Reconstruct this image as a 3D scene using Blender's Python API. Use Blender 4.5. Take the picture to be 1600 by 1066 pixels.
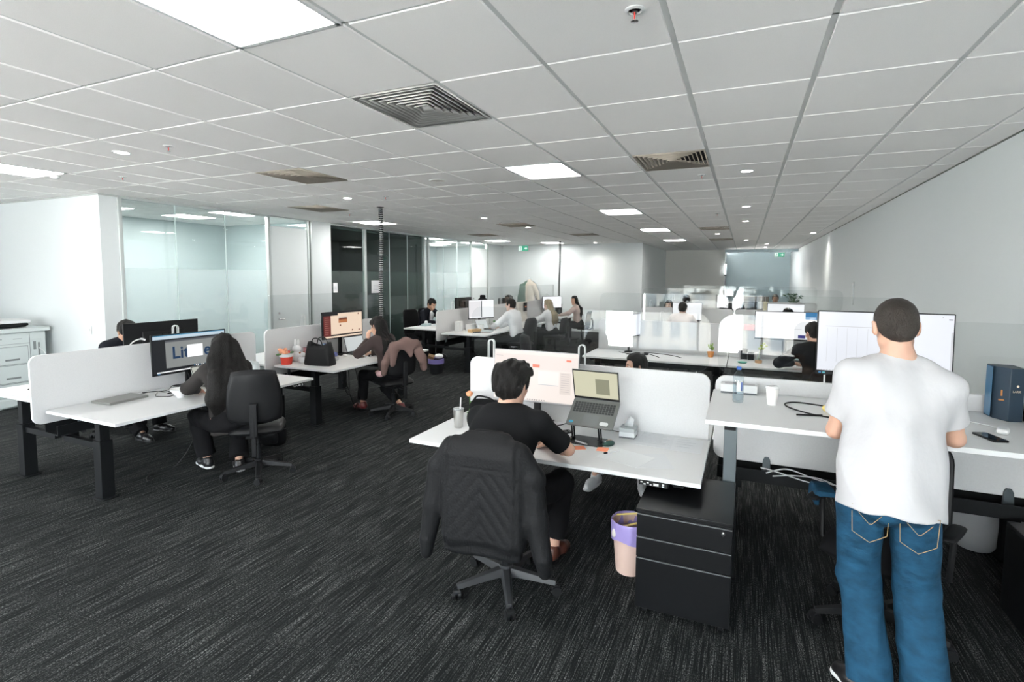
import bpy, math, random
import numpy as np
from mathutils import Vector, Matrix
PI = math.pi
for _o in list(bpy.data.objects): bpy.data.objects.remove(_o, do_unlink=True)
SC = bpy.context.scene
COL = SC.collection
rnd = random.Random(7)

# ---------------------------------------------------------------- camera
F_PX, YAW, PITCH, ROLL, CY_PX, CAM_H = 818.67, .4166, .0761, -.0056, 493.4, 1.9
fw = Vector((-math.sin(YAW)*math.cos(PITCH), math.cos(YAW)*math.cos(PITCH), -math.sin(PITCH)))
rt = Vector((math.cos(YAW), math.sin(YAW), 0)); dn = fw.cross(rt)
rt2 = rt*math.cos(ROLL)+dn*math.sin(ROLL); dn2 = -rt*math.sin(ROLL)+dn*math.cos(ROLL)
cam = bpy.data.cameras.new('camera'); camo = bpy.data.objects.new('camera', cam); COL.objects.link(camo)
cam.sensor_fit = 'HORIZONTAL'; cam.sensor_width = 36; cam.lens = F_PX/1600*36
cam.shift_y = -(533-CY_PX)/1600; cam.clip_start = .05; cam.clip_end = 300
M_ = Matrix((rt2, -dn2, -fw)).transposed().to_4x4(); M_.translation = Vector((0, 0, CAM_H))
camo.matrix_world = M_; SC.camera = camo

# ---------------------------------------------------------------- world, daylight, exposure
SC.view_settings.view_transform = 'Standard'; SC.view_settings.look = 'None'
SC.view_settings.gamma = 1; SC.view_settings.use_curve_mapping = False
SC.view_settings.exposure = 0.60
w = bpy.data.worlds.new('sky'); SC.world = w; w.use_nodes = True
_N = w.node_tree.nodes; _L = w.node_tree.links; bg = _N['Background']; bg.inputs[1].default_value = 12.5
# overcast sky above, city and ground below the horizon made extra bright to light the ceiling
_tc = _N.new('ShaderNodeTexCoord'); _sp = _N.new('ShaderNodeSeparateXYZ'); _cr = _N.new('ShaderNodeValToRGB'); _mr = _N.new('ShaderNodeMapRange')
_mr.inputs['From Min'].default_value = -1; _L.new(_tc.outputs['Generated'], _sp.inputs[0]); _L.new(_sp.outputs[2], _mr.inputs[0]); _L.new(_mr.outputs[0], _cr.inputs[0]); _L.new(_cr.outputs[0], bg.inputs[0])
_e = _cr.color_ramp.elements; _e[0].position = .30; _e[0].color = (2.7, 2.68, 2.6, 1); _e[1].position = .60; _e[1].color = (.58, .70, .82, 1); _m = _e.new(.48); _m.color = (2.0, 2.02, 2.0, 1); _m = _e.new(.52); _m.color = (.85, .9, .95, 1)
PANEL_E, DOWN_E = 23.0, 30.0
SC.cycles.max_bounces = 8; SC.cycles.diffuse_bounces = 5; SC.cycles.glossy_bounces = 4
SC.cycles.transparent_max_bounces = 16; SC.cycles.transmission_bounces = 6
SC.cycles.use_denoising = True; SC.cycles.sample_clamp_indirect = 8.0
SC.cycles.caustics_reflective = False; SC.cycles.caustics_refractive = False

# ---------------------------------------------------------------- materials
MATS = {}
def mat(name, col, rough=.6, metal=0., bump=0., bscale=60., bstretch=None, var=0., vscale=8., emit=0., spec=.5, coat=0., sheen=0., alpha=1.):
    if name in MATS: return MATS[name]
    m = bpy.data.materials.new(name); m.use_nodes = True; nt = m.node_tree; N = nt.nodes; L = nt.links
    b = N['Principled BSDF']; c = tuple(col)+(1,)
    b.inputs['Base Color'].default_value = c; b.inputs['Roughness'].default_value = rough
    b.inputs['Metallic'].default_value = metal; b.inputs['Specular IOR Level'].default_value = spec
    if coat: b.inputs['Coat Weight'].default_value = coat
    if sheen: b.inputs['Sheen Weight'].default_value = sheen
    if emit:
        b.inputs['Emission Color'].default_value = c; b.inputs['Emission Strength'].default_value = emit
    if bump or var:
        tc = N.new('ShaderNodeTexCoord'); mp = N.new('ShaderNodeMapping'); L.new(tc.outputs['Object'], mp.inputs[0])
        if bstretch: mp.inputs['Scale'].default_value = bstretch
    if bump:
        n = N.new('ShaderNodeTexNoise'); n.inputs['Scale'].default_value = bscale; n.inputs['Detail'].default_value = 4
        L.new(mp.outputs[0], n.inputs['Vector']); bp = N.new('ShaderNodeBump'); bp.inputs['Strength'].default_value = bump; bp.inputs['Distance'].default_value = .01
        L.new(n.outputs[0], bp.inputs['Height']); L.new(bp.outputs[0], b.inputs['Normal'])
    if var:
        n2 = N.new('ShaderNodeTexNoise'); n2.inputs['Scale'].default_value = vscale; n2.inputs['Detail'].default_value = 5
        L.new(mp.outputs[0], n2.inputs['Vector']); r = N.new('ShaderNodeMapRange'); r.inputs['From Min'].default_value = .3; r.inputs['From Max'].default_value = .7
        r.inputs['To Min'].default_value = 1-var; r.inputs['To Max'].default_value = 1+var
        L.new(n2.outputs[0], r.inputs[0]); mx = N.new('ShaderNodeVectorMath'); mx.operation = 'SCALE'; mx.inputs[0].default_value = col
        L.new(r.outputs[0], mx.inputs['Scale']); L.new(mx.outputs[0], b.inputs['Base Color'])
    MATS[name] = m; return m
def glass(name, tint=(.93, .97, .95), ior=1.5, rough=0., frost=0.):
    """thin sheet: straight-through transmission plus fresnel reflection"""
    if name in MATS: return MATS[name]
    m = bpy.data.materials.new(name); m.use_nodes = True; nt = m.node_tree; N = nt.nodes; L = nt.links
    for n in list(N): N.remove(n)
    out = N.new('ShaderNodeOutputMaterial'); t = N.new('ShaderNodeBsdfTransparent'); g = N.new('ShaderNodeBsdfGlossy'); mx = N.new('ShaderNodeMixShader'); fr = N.new('ShaderNodeFresnel')
    t.inputs[0].default_value = tuple(tint)+(1,); g.inputs['Roughness'].default_value = rough; N.remove(fr)
    ge = N.new('ShaderNodeNewGeometry'); dt = N.new('ShaderNodeVectorMath'); dt.operation = 'DOT_PRODUCT'; L.new(ge.outputs['Incoming'], dt.inputs[0]); L.new(ge.outputs['Normal'], dt.inputs[1])
    def mth(op, a, b=None):
        q = N.new('ShaderNodeMath'); q.operation = op
        for i_, x_ in enumerate((a, b)):
            if x_ is None: continue
            if isinstance(x_, (int, float)): q.inputs[i_].default_value = x_
            else: L.new(x_, q.inputs[i_])
        return q.outputs[0]
    f0 = ((ior-1)/(ior+1))**2          # schlick, the same from both sides of the sheet
    k = mth('POWER', mth('SUBTRACT', 1.0, mth('ABSOLUTE', dt.outputs['Value'])), 5.0)
    fac = mth('ADD', mth('MULTIPLY', k, 1-f0), f0)
    L.new(fac, mx.inputs[0]); L.new(g.outputs[0], mx.inputs[2])
    if frost:
        d = N.new('ShaderNodeBsdfTranslucent'); d.inputs[0].default_value = (.82, .87, .88, 1); d2 = N.new('ShaderNodeBsdfDiffuse'); d2.inputs[0].default_value = (.8, .86, .86, 1)
        a = N.new('ShaderNodeMixShader'); a.inputs[0].default_value = .5; L.new(d.outputs[0], a.inputs[1]); L.new(d2.outputs[0], a.inputs[2])
        q = N.new('ShaderNodeMixShader'); q.inputs[0].default_value = frost; L.new(t.outputs[0], q.inputs[1]); L.new(a.outputs[0], q.inputs[2]); L.new(q.outputs[0], mx.inputs[1])
    else: L.new(t.outputs[0], mx.inputs[1])
    L.new(mx.outputs[0], out.inputs[0]); MATS[name] = m; return m
def carpet_mat():
    m = bpy.data.materials.new('carpet'); m.use_nodes = True; nt = m.node_tree; N = nt.nodes; L = nt.links; b = N['Principled BSDF']
    tc = N.new('ShaderNodeTexCoord')
    def noise(scale, sc, det=3, ro=.6):
        mp = N.new('ShaderNodeMapping'); mp.inputs['Scale'].default_value = sc; L.new(tc.outputs['Object'], mp.inputs[0])
        n = N.new('ShaderNodeTexNoise'); n.inputs['Scale'].default_value = scale; n.inputs['Detail'].default_value = det; n.inputs['Roughness'].default_value = ro
        L.new(mp.outputs[0], n.inputs['Vector']); return n.outputs[0]
    a = noise(1, (150, 3.2, 1), 3); a2 = noise(1, (22, 1.4, 1), 2); c = noise(1, (190, 95, 1), 3, .75); d = noise(.8, (1, 1, 1), 2)
    def mr(x, lo, hi, t0=0., t1=1.):
        r = N.new('ShaderNodeMapRange'); r.inputs['From Min'].default_value = lo; r.inputs['From Max'].default_value = hi; r.inputs['To Min'].default_value = t0; r.inputs['To Max'].default_value = t1; L.new(x, r.inputs[0]); return r.outputs[0]
    def mul(x, y):
        q = N.new('ShaderNodeMath'); q.operation = 'MULTIPLY'; L.new(x, q.inputs[0]); L.new(y, q.inputs[1]); return q.outputs[0]
    k = mul(mul(mr(a, .45, .63), mr(c, .47, .64)), mr(a2, .35, .62, .25, 1.))
    cr = N.new('ShaderNodeMix'); cr.data_type = 'RGBA'; cr.inputs[6].default_value = (.0062, .0074, .0080, 1); cr.inputs[7].default_value = (.27, .285, .28, 1)
    L.new(k, cr.inputs[0]); L.new(cr.outputs[2], b.inputs['Base Color']); b.inputs['Roughness'].default_value = .95; b.inputs['Specular IOR Level'].default_value = .15
    bp = N.new('ShaderNodeBump'); bp.inputs['Strength'].default_value = .5; bp.inputs['Distance'].default_value = .003; L.new(c, bp.inputs['Height']); L.new(bp.outputs[0], b.inputs['Normal'])
    return m

WHITE = mat('wall_white', (.62, .655, .66), .7, bump=.03, bscale=200)
CEILT = mat('ceiling_tile', (.94, .93, .915), .85, bump=.12, bscale=420, var=.03, vscale=260)
GRID = mat('ceiling_grid', (.66, .68, .67), .5)
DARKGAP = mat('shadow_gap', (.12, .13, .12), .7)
DESKW = mat('desk_white', (.70, .71, .715), .42, spec=.35)
BLK = mat('black_metal', (.009, .010, .011), .6, spec=.12)
BLKP = mat('black_plastic', (.009, .0095, .0105), .5, bump=.05, bscale=300, spec=.2)
BLKF = mat('black_fabric', (.008, .0083, .0095), .9, bump=.25, bscale=500, spec=.12)
BLKL = mat('black_leather', (.007, .0075, .0085), .5, bump=.12, bscale=180, spec=.25)
MESH = mat('black_mesh', (.010, .0105, .011), .8, bump=.5, bscale=700, spec=.15)
GREYM = mat('grey_metal', (.10, .12, .13), .35, metal=.6)
ALU = mat('aluminium', (.62, .65, .65), .38, metal=.85)
CHROME = mat('chrome', (.8, .8, .8), .15, metal=1)
FELT = mat('felt_grey', (.62, .625, .63), .95, bump=.15, bscale=400, var=.03, vscale=90)
ACRYL = glass('acrylic', (.955, .965, .965), 1.36)
PANE = glass('glass_pane', (.925, .958, .955), 1.52)
PANED = glass('frosted_glass_dark', (.78, .89, .86), 1.52, frost=.07)
PANEF = glass('frosted_glass', (.91, .945, .945), 1.52, frost=.22)
PLW = mat('white_plastic', (.70, .71, .71), .4)
PAPER = mat('paper', (.80, .81, .82), .8)
PRN = mat('printer_grey', (.52, .57, .565), .5)
def flat(name, c, r=.6): return mat(name, c, r)
def emi(name, c, s):
    m = mat('emit_'+name, c, .35, emit=s*(.72 if s < 3 else 1)); m.node_tree.nodes['Principled BSDF'].inputs['Base Color'].default_value = (.01, .01, .012, 1); return m

# ---------------------------------------------------------------- mesh helpers
def V(*a): return Vector(a)
def basis(z, hint=(0, 0, 1)):
    z = Vector(z).normalized(); h = Vector(hint)
    if abs(z.dot(h.normalized())) > .98: h = Vector((1, 0, 0))
    x = h.cross(z).normalized(); y = z.cross(x); return x, y, z
def rotm(rx=0, ry=0, rz=0): return Matrix.Rotation(rz, 3, 'Z') @ Matrix.Rotation(ry, 3, 'Y') @ Matrix.Rotation(rx, 3, 'X')
class MB:
    def __init__(s): s.v = []; s.f = []; s.m = []; s.c = 0
    def add(s, vs, fs):
        o = len(s.v); s.v += [tuple(p) for p in vs]; s.f += [tuple(i+o for i in f) for f in fs]; s.m += [s.c]*len(fs); return s
    def mi(s, i): s.c = i; return s
    def box(s, c, d, R=None):
        c = Vector(c); h = [x/2 for x in d]
        vs = [Vector((x*h[0], y*h[1], z*h[2])) for z in (-1, 1) for y in (-1, 1) for x in (-1, 1)]
        if R is not None: vs = [R @ p for p in vs]
        return s.add([p+c for p in vs], [(0, 2, 3, 1), (4, 5, 7, 6), (0, 1, 5, 4), (2, 6, 7, 3), (0, 4, 6, 2), (1, 3, 7, 5)])
    def bx(s, x0, x1, y0, y1, z0, z1): return s.box(((x0+x1)/2, (y0+y1)/2, (z0+z1)/2), (abs(x1-x0), abs(y1-y0), abs(z1-z0)))
    def cyl(s, a, b, r, r2=None, n=16):
        a = Vector(a); b = Vector(b); r2 = r if r2 is None else r2; x, y, z = basis(b-a)
        vs = [a+(x*math.cos(t)+y*math.sin(t))*r for t in [2*PI*i/n for i in range(n)]]+[b+(x*math.cos(t)+y*math.sin(t))*r2 for t in [2*PI*i/n for i in range(n)]]
        return s.add(vs, [(i, (i+1) % n, n+(i+1) % n, n+i) for i in range(n)]+[tuple(range(n-1, -1, -1)), tuple(range(n, 2*n))])
    def tube(s, pts, r, n=8, closed=False):
        P = [Vector(p) for p in pts]; m = len(P); rs = r if isinstance(r, (list, tuple)) else [r]*m
        T = [(P[(i+1) % m if closed else min(i+1, m-1)]-P[(i-1) % m if closed else max(i-1, 0)]).normalized() for i in range(m)]
        x, y, _ = basis(T[0]); vs = []
        for i in range(m):
            x = (x-T[i]*x.dot(T[i])).normalized(); y = T[i].cross(x)
            vs += [P[i]+(x*math.cos(2*PI*k/n)+y*math.sin(2*PI*k/n))*rs[i] for k in range(n)]
        q = m if closed else m-1
        fs = [(i*n+k, i*n+(k+1) % n, ((i+1) % m)*n+(k+1) % n, ((i+1) % m)*n+k) for i in range(q) for k in range(n)]
        if not closed: fs += [tuple(range(n-1, -1, -1)), tuple((m-1)*n+k for k in range(n))]
        return s.add(vs, fs)
    def lathe(s, prof, c=(0, 0, 0), n=24, R=None):
        c = Vector(c); vs = []
        for r, z in prof:
            for k in range(n):
                p = Vector((r*math.cos(2*PI*k/n), r*math.sin(2*PI*k/n), z)); vs.append((R @ p if R is not None else p)+c)
        m = len(prof); fs = [(i*n+k, i*n+(k+1) % n, (i+1)*n+(k+1) % n, (i+1)*n+k) for i in range(m-1) for k in range(n)]
        if prof[0][0] > 1e-5: fs.append(tuple(range(n-1, -1, -1)))
        if prof[-1][0] > 1e-5: fs.append(tuple((m-1)*n+k for k in range(n)))
        return s.add(vs, fs)
    def prism(s, poly, t, o=(0, 0, 0), ax=(1, 0, 0), ay=(0, 0, 1)):
        """2-D outline in the plane (ax, ay) at o, thickness t along ax x ay, centred"""
        o = Vector(o); ax = Vector(ax); ay = Vector(ay); nz = ax.cross(ay); n = len(poly)
        a = [o+ax*p[0]+ay*p[1]+nz*t/2 for p in poly]; b = [o+ax*p[0]+ay*p[1]-nz*t/2 for p in poly]
        return s.add(a+b, [tuple(range(n)), tuple(range(2*n-1, n-1, -1))]+[(i, n+i, n+(i+1) % n, (i+1) % n) for i in range(n)])
    def ball(s, c, r, n=12, R=None):
        r = (r, r, r) if not isinstance(r, (tuple, list)) else r; c = Vector(c); vs = []; m = n//2
        for i in range(m+1):
            t = PI*i/m
            for k in range(n):
                p = Vector((r[0]*math.sin(t)*math.cos(2*PI*k/n), r[1]*math.sin(t)*math.sin(2*PI*k/n), r[2]*math.cos(t))); vs.append((R @ p if R is not None else p)+c)
        return s.add(vs, [(i*n+k, (i+1)*n+k, (i+1)*n+(k+1) % n, i*n+(k+1) % n) for i in range(m) for k in range(n)])
    def pillow(s, w, h, t, o=(0, 0, 0), ax=(1, 0, 0), ay=(0, 0, 1), n=14, sq=.45, p=4, bend=0., benx=0., taper=0.):
        """rounded cushion: width w along ax, height h along ay, thickness t along ax x ay"""
        o = Vector(o); ax = Vector(ax); ay = Vector(ay); nz = ax.cross(ay)
        def pt(u, v, side):
            x = u*math.sqrt(max(0, 1-sq*v*v/2))*w/2*(1-taper*v); y = v*math.sqrt(max(0, 1-sq*u*u/2))*h/2
            e = (max(0, 1-abs(u)**p)*max(0, 1-abs(v)**p))**.5
            return o+ax*x+ay*y+nz*(side*t/2*e + bend*u*u + benx*v*v)
        vs = []
        for side in (1, -1):
            for j in range(n+1):
                for i in range(n+1): vs.append(pt(math.sin((-1+2*i/n)*PI/2), math.sin((-1+2*j/n)*PI/2), side))
        q = (n+1)*(n+1); fs = []
        for j in range(n):
            for i in range(n):
                a = j*(n+1)+i; fs.append((a, a+1, a+n+2, a+n+1)); fs.append((q+a, q+a+n+1, q+a+n+2, q+a+1))
        return s.add(vs, fs)
    def build(s, name, mats, parent=None, bevel=0., sharp=35, loc=None, rot=None, weld=False):
        me = bpy.data.meshes.new(name); me.from_pydata(s.v, [], s.f)
        mats = mats if isinstance(mats, (list, tuple)) else [mats]
        for q in mats: me.materials.append(q)
        if len(mats) > 1: me.polygons.foreach_set('material_index', s.m)
        me.polygons.foreach_set('use_smooth', [True]*len(me.polygons)); me.update(); me.set_sharp_from_angle(angle=math.radians(sharp))
        o = bpy.data.objects.new(name, me); COL.objects.link(o)
        if parent is not None: o.parent = parent
        if bevel:
            b = o.modifiers.new('bevel', 'BEVEL'); b.width = bevel; b.segments = 2; b.limit_method = 'ANGLE'; b.angle_limit = math.radians(40)
        if loc is not None: o.location = loc
        if rot is not None: o.rotation_euler = rot
        return o
def rrect(w, h, r, n=5, corners=(1, 1, 1, 1), cx=0., cy=0.):
    pts = []
    for k, (sx, sy) in enumerate(((1, 1), (-1, 1), (-1, -1), (1, -1))):
        rr = r*corners[k]; c = (sx*(w/2-rr), sy*(h/2-rr))
        if rr < 1e-6: pts.append((cx+c[0], cy+c[1])); continue
        for i in range(n+1):
            t = PI/2*k+PI/2*i/n; pts.append((cx+c[0]+rr*math.cos(t), cy+c[1]+rr*math.sin(t)))
    return pts
def tag(o, label, cat, group=None, kind=None):
    o['label'] = label; o['category'] = cat
    if group: o['group'] = group
    if kind: o['kind'] = kind
    return o
def thing(name, label, cat, loc=(0, 0, 0), rz=0., group=None):
    o = bpy.data.objects.new(name, None); COL.objects.link(o); o.empty_display_size = .05
    o.location = loc; o.rotation_euler = (0, 0, rz); return tag(o, label, cat, group)
def struct(name, mb, mats, parent=None, **k):
    o = mb.build(name, mats, parent, **k)
    if parent is None: o['kind'] = 'structure'
    return o
def kids(o): return [c for c in COL.objects if c.parent == o]
def dup(root, loc=None, rz=None, label=None, group=None):
    r = root.copy(); COL.objects.link(r)
    if loc is not None: r.location = loc
    if rz is not None: r.rotation_euler = (0, 0, rz)
    if label: r['label'] = label
    if group: r['group'] = group
    for ch in kids(root):
        c = ch.copy(); COL.objects.link(c); c.parent = r
        for g in kids(ch):
            d = g.copy(); COL.objects.link(d); d.parent = c
    return r
def spline(pts, n=10, closed=False):
    P = [Vector(p) for p in pts]; out = []; m = len(P)
    rng = range(m) if closed else range(m-1)
    for i in rng:
        g = lambda k: P[k % m] if closed else P[min(max(k, 0), m-1)]
        a, b, c, d = g(i-1), g(i), g(i+1), g(i+2)
        for j in range(n):
            t = j/n; out.append(.5*((2*b)+(c-a)*t+(2*a-5*b+4*c-d)*t*t+(3*b-a-3*c+d)*t**3))
    if not closed: out.append(P[-1])
    return out
def text_obj(name, body, size, m, parent, loc, rot, extrude=.0004, align='LEFT'):
    cu = bpy.data.curves.new(name, 'FONT'); cu.body = body; cu.size = size; cu.extrude = extrude; cu.offset = size*.018; cu.align_x = align; cu.materials.append(m)
    t = bpy.data.objects.new(name+'_tmp', cu); COL.objects.link(t); dg = bpy.context.evaluated_depsgraph_get(); dg.update()
    me = bpy.data.meshes.new_from_object(t.evaluated_get(dg)); bpy.data.objects.remove(t, do_unlink=True)
    o = bpy.data.objects.new(name, me); COL.objects.link(o); o.parent = parent; o.location = loc; o.rotation_euler = rot; return o
# ================================================================ the room
mat('window_frame_dark', (.25, .26, .27), .4)
CZ = 3.0
XR, XG, YB = 1.84, -8.1, 17.4           # right wall, glass wall, back wall
TX, TY, X0, Y0 = .649, .751, -3.586, 1.878   # ceiling grid
YR = -5.5                               # window wall behind
floor_mb = MB().bx(-12.2, 1.95, YR-.1, 27, -.1, 0); struct('floor', floor_mb, carpet_mat())
# ceiling: grid plate plus one raised panel per tile, openings left for lights and vents
LIGHT_T = [(2, -1), (2, 4), (2, 9), (2, 14), (-6, 1), (-6, 9), (-6, 17), (-4, 19), (2, -6), (-3, -6), (-6, -4), (-10, 4), (-8, 6), (-10, 6), (-8, 15), (-10, 15), (-8, 18), (-10, 18), (-10, -3), (2, 19)]  # panels inside the offices are unseen, added to brighten those rooms
VENT_T = [(2, 1), (-2, 3), (-5, 6), (4, 4), (-2, 11), (4, 14), (-1, 15), (-5, 14), (4, 19)]
skip = set(LIGHT_T+VENT_T); cm = MB()
for i in range(-14, 9):
    for j in range(-11, 30):
        if (i, j) in skip: continue
        xa, xb, ya, yb = X0+i*TX+.013, X0+(i+1)*TX-.013, Y0+j*TY+.006, Y0+(j+1)*TY-.006
        xb = min(xb, XR-.01); ya = max(ya, YR); yb = min(yb, 26.9)
        if xb-xa < .02 or yb-ya < .02: continue
        b = .004; t = CZ-.008
        vs = [(xa, ya, CZ+.002), (xb, ya, CZ+.002), (xb, yb, CZ+.002), (xa, yb, CZ+.002), (xa+b, ya+b, t), (xb-b, ya+b, t), (xb-b, yb-b, t), (xa+b, yb-b, t)]
        cm.add(vs, [(0, 1, 5, 4), (1, 2, 6, 5), (2, 3, 7, 6), (3, 0, 4, 7), (4, 5, 6, 7)])
cm.mi(1)
for i in range(-14, 9):                 # grid bars
    x = X0+i*TX; cm.bx(x-.013, x+.013, YR, 26.9, CZ, CZ+.01)
for j in range(-9, 34):
    y = Y0+j*TY; cm.bx(-12.1, XR, y-.006, y+.006, CZ, CZ+.009)
cm.mi(0).bx(-12.2, 1.95, YR-.1, 27, CZ+.14, CZ+.2)
struct('ceiling', cm, [CEILT, GRID])
# walls
struct('wall_right', MB().bx(XR, XR+.1, YR, 27, 0, CZ+.1), WHITE)
struct('wall_left', MB().bx(-12.2, -12.1, -2.2, 18, 0, CZ+.1), WHITE)
fl = MB()
for y in (-5.45, -3.7, -2.2): fl.bx(-12.2, -12.1, y-.03, y+.03, 0, CZ)
fl.bx(-12.2, -12.1, YR, -2.2, 0, .08).bx(-12.2, -12.1, YR, -2.2, 2.9, CZ)
struct('window_8', fl, mat('window_frame_dark', (.25, .26, .27), .4))  # unseen side windows, added to bring in more daylight
struct('wall_front_left', MB().bx(-12.1, XG, 4.34, 4.46, 0, CZ+.1).bx(XG-.14, XG, 4.46, 4.575, 0, CZ+.1), WHITE)
struct('wall_back', MB().bx(-12.1, -3.07, YB, YB+.12, 0, CZ+.1), WHITE)
struct('wall_return', MB().bx(-3.17, -3.07, YB+.12, 23.1, 0, CZ+.1), WHITE)
struct('wall_far', MB().bx(-3.07, -.76, 23.0, 23.1, 0, CZ+.1), mat('wall_far_warm', (.72, .72, .69), .7))
BLUEW = mat('wall_corridor', (.55, .66, .70), .6)  # the corridor's bluish daylight is put into this wall colour
struct('wall_corridor', MB().bx(-.86, XR, 26.5, 26.6, 0, CZ+.1), BLUEW)
struct('window_7', MB().bx(-.84, -.80, 23.1, 26.5, 0, 1.5).bx(-.84, -.80, 23.1, 26.5, 2.75, CZ).bx(-.84, -.80, 24.6, 26.5, 1.5, 2.75), MATS['window_frame_dark'])
struct('trim_1', MB().bx(-.76, XR, 22.9, 23.0, 2.88, CZ), BLUEW)
# thin dark strips painted for the shadow line where walls meet the ceiling
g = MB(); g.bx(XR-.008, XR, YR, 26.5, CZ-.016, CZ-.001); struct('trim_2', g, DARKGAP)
struct('trim_3', MB().bx(-12.1, XG, 4.33, 4.34, CZ-.03, CZ-.001).bx(XG, XG+.012, 4.33, YB, CZ-.03, CZ-.001), mat('trim_grey', (.38, .40, .39), .5))
struct('baseboard_right', MB().bx(XR-.012, XR, YR, 26.5, 0, .1), mat('skirting', (.30, .31, .32), .6))
# window wall behind: masonry on the left, tall glazing on the right
wr = MB().bx(-12.1, -3.9, YR-.1, YR, 0, CZ+.1)
struct('wall_rear', wr, WHITE)
fr = MB()
for x in (-3.9, -2.45, -1.0, .42, 1.80): fr.bx(x-.03, x+.03, YR-.08, YR, 0, CZ)
fr.bx(-3.9, XR, YR-.08, YR, 0, .08); fr.bx(-3.9, XR, YR-.08, YR, 2.86, CZ)
struct('window_9', fr, mat('window_frame_dark', (.25, .26, .27), .4))
# ---- glazed office fronts along X = XG
def pane(nm, y0, y1, frost_z=1.98, film=True, fm=None):
    m = MB(); m.bx(XG-.006, XG+.006, y0, y1, frost_z if film else .12, 2.96)
    o = struct(nm, m, PANE)
    if film: MB().bx(XG-.006, XG+.006, y0, y1, .12, frost_z).build('frosted_film', fm or PANEF, o)
    return o
FRAME = mat('frame_alu', (.56, .60, .59), .4, metal=.3)
def posts(o, ys, w=.06, z1=2.97):
    for y in ys: MB().bx(XG-.04, XG+.03, y-w/2, y+w/2, 0, z1).build('frame_post', FRAME, o, bevel=.004)
def rails(o, y0, y1):
    MB().bx(XG-.04, XG+.03, y0, y1, 2.955, CZ-.002).build('frame_head', FRAME, o)
    MB().bx(XG-.04, XG+.03, y0, y1, 0, .12).build('frame_sill', mat('sill_dark', (.05, .055, .055), .5), o)
w1 = pane('window_1', 4.6, 7.06); posts(w1, [4.59, 7.12], .05); rails(w1, 4.575, 7.15)
MB().bx(XG-.008, XG+.008, 5.38, 5.388, .12, 2.96).bx(XG-.008, XG+.008, 6.235, 6.243, .12, 2.96).build('glass_joint', mat('joint', (.75, .85, .83), .3), w1)
DOORW = mat('door_white', (.80, .84, .84), .55)
def door(nm, y0, y1, handle_y, ajar=0.):
    o = struct(nm, MB().bx(XG-.03, XG+.015, y0, y1, .01, 2.80), DOORW, bevel=.003)
    MB().bx(XG-.04, XG+.03, y1+.005, y1+.045, 0, 2.97).build('frame_post', FRAME, o)
    MB().bx(XG-.03, XG+.02, y1+.05, y1+.08, 0, 2.97).build('frame_gap', DARKGAP, o)
    MB().bx(XG-.04, XG+.03, y1+.085, y1+.12, 0, 2.97).build('frame_post', FRAME, o)
    MB().bx(XG-.03, XG+.01, y0, y1, 2.805, 2.96).build('fanlight', PANE, o)
    h = MB().cyl((XG+.015, handle_y, 1.05), (XG+.045, handle_y, 1.05), .022).cyl((XG+.045, handle_y-.005, 1.05), (XG+.045, handle_y+.11, 1.045), .010).cyl((XG+.015, handle_y, 1.16), (XG+.03, handle_y, 1.16), .02)
    h.build('handle', CHROME, o)
    return o
door('door_1', 7.16, 8.05, 7.30)
struct('wall_pier', MB().bx(XG-.1, XG+.02, 8.18, 8.71, 0, CZ), WHITE)
w2 = pane('window_2', 8.72, 9.78, fm=PANED); posts(w2, [9.82], .07); rails(w2, 8.71, 12.3)
w3 = pane('window_3', 9.86, 12.24, fm=PANED); posts(w3, [12.28, 12.50], .07)
MB().bx(XG-.008, XG+.008, 10.74, 10.748, .12, 2.96).bx(XG-.008, XG+.008, 11.5, 11.508, .12, 2.96).build('glass_joint', MATS['joint'], w3)
w4 = pane('window_4', 12.54, 14.96); posts(w4, [15.0], .08); rails(w4, 12.3, 15.05)
MB().bx(XG-.008, XG+.008, 13.3, 13.308, .12, 2.96).bx(XG-.008, XG+.008, 14.1, 14.108, .12, 2.96).build('glass_joint', MATS['joint'], w4)
door('door_2', 15.06, 16.1, 15.16)
struct('wall_pier_back', MB().bx(XG-.1, XG+.02, 16.24, YB, 0, CZ), WHITE)
# partitions inside the offices
GREENW = mat('wall_dark_green', (.075, .105, .095), .7)
MIRW = mat('wall_office_teal', (.54, .61, .62), .55)
struct('wall_partition_1', MB().bx(-12.1, XG-.1, 8.4, 8.5, 0, CZ+.1), MIRW)
struct('wall_partition_2', MB().bx(-12.1, XG-.1, 12.34, 12.44, 0, CZ+.1), MATS['wall_office_teal'])
struct('wall_dark_room', MB().bx(-11.2, -11.12, 8.5, 12.34, 0, CZ+.1).bx(-11.12, XG-.1, 8.5, 8.52, 0, CZ).bx(-11.12, XG-.1, 12.32, 12.34, 0, CZ).bx(-11.12, XG-.1, 8.52, 12.32, 2.90, 2.95), GREENW)
struct('wall_office_back', MB().bx(-11.0, -10.9, 4.46, 8.4, 0, CZ+.1).bx(-11.0, -10.9, 12.44, YB, 0, CZ+.1), MIRW)
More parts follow.
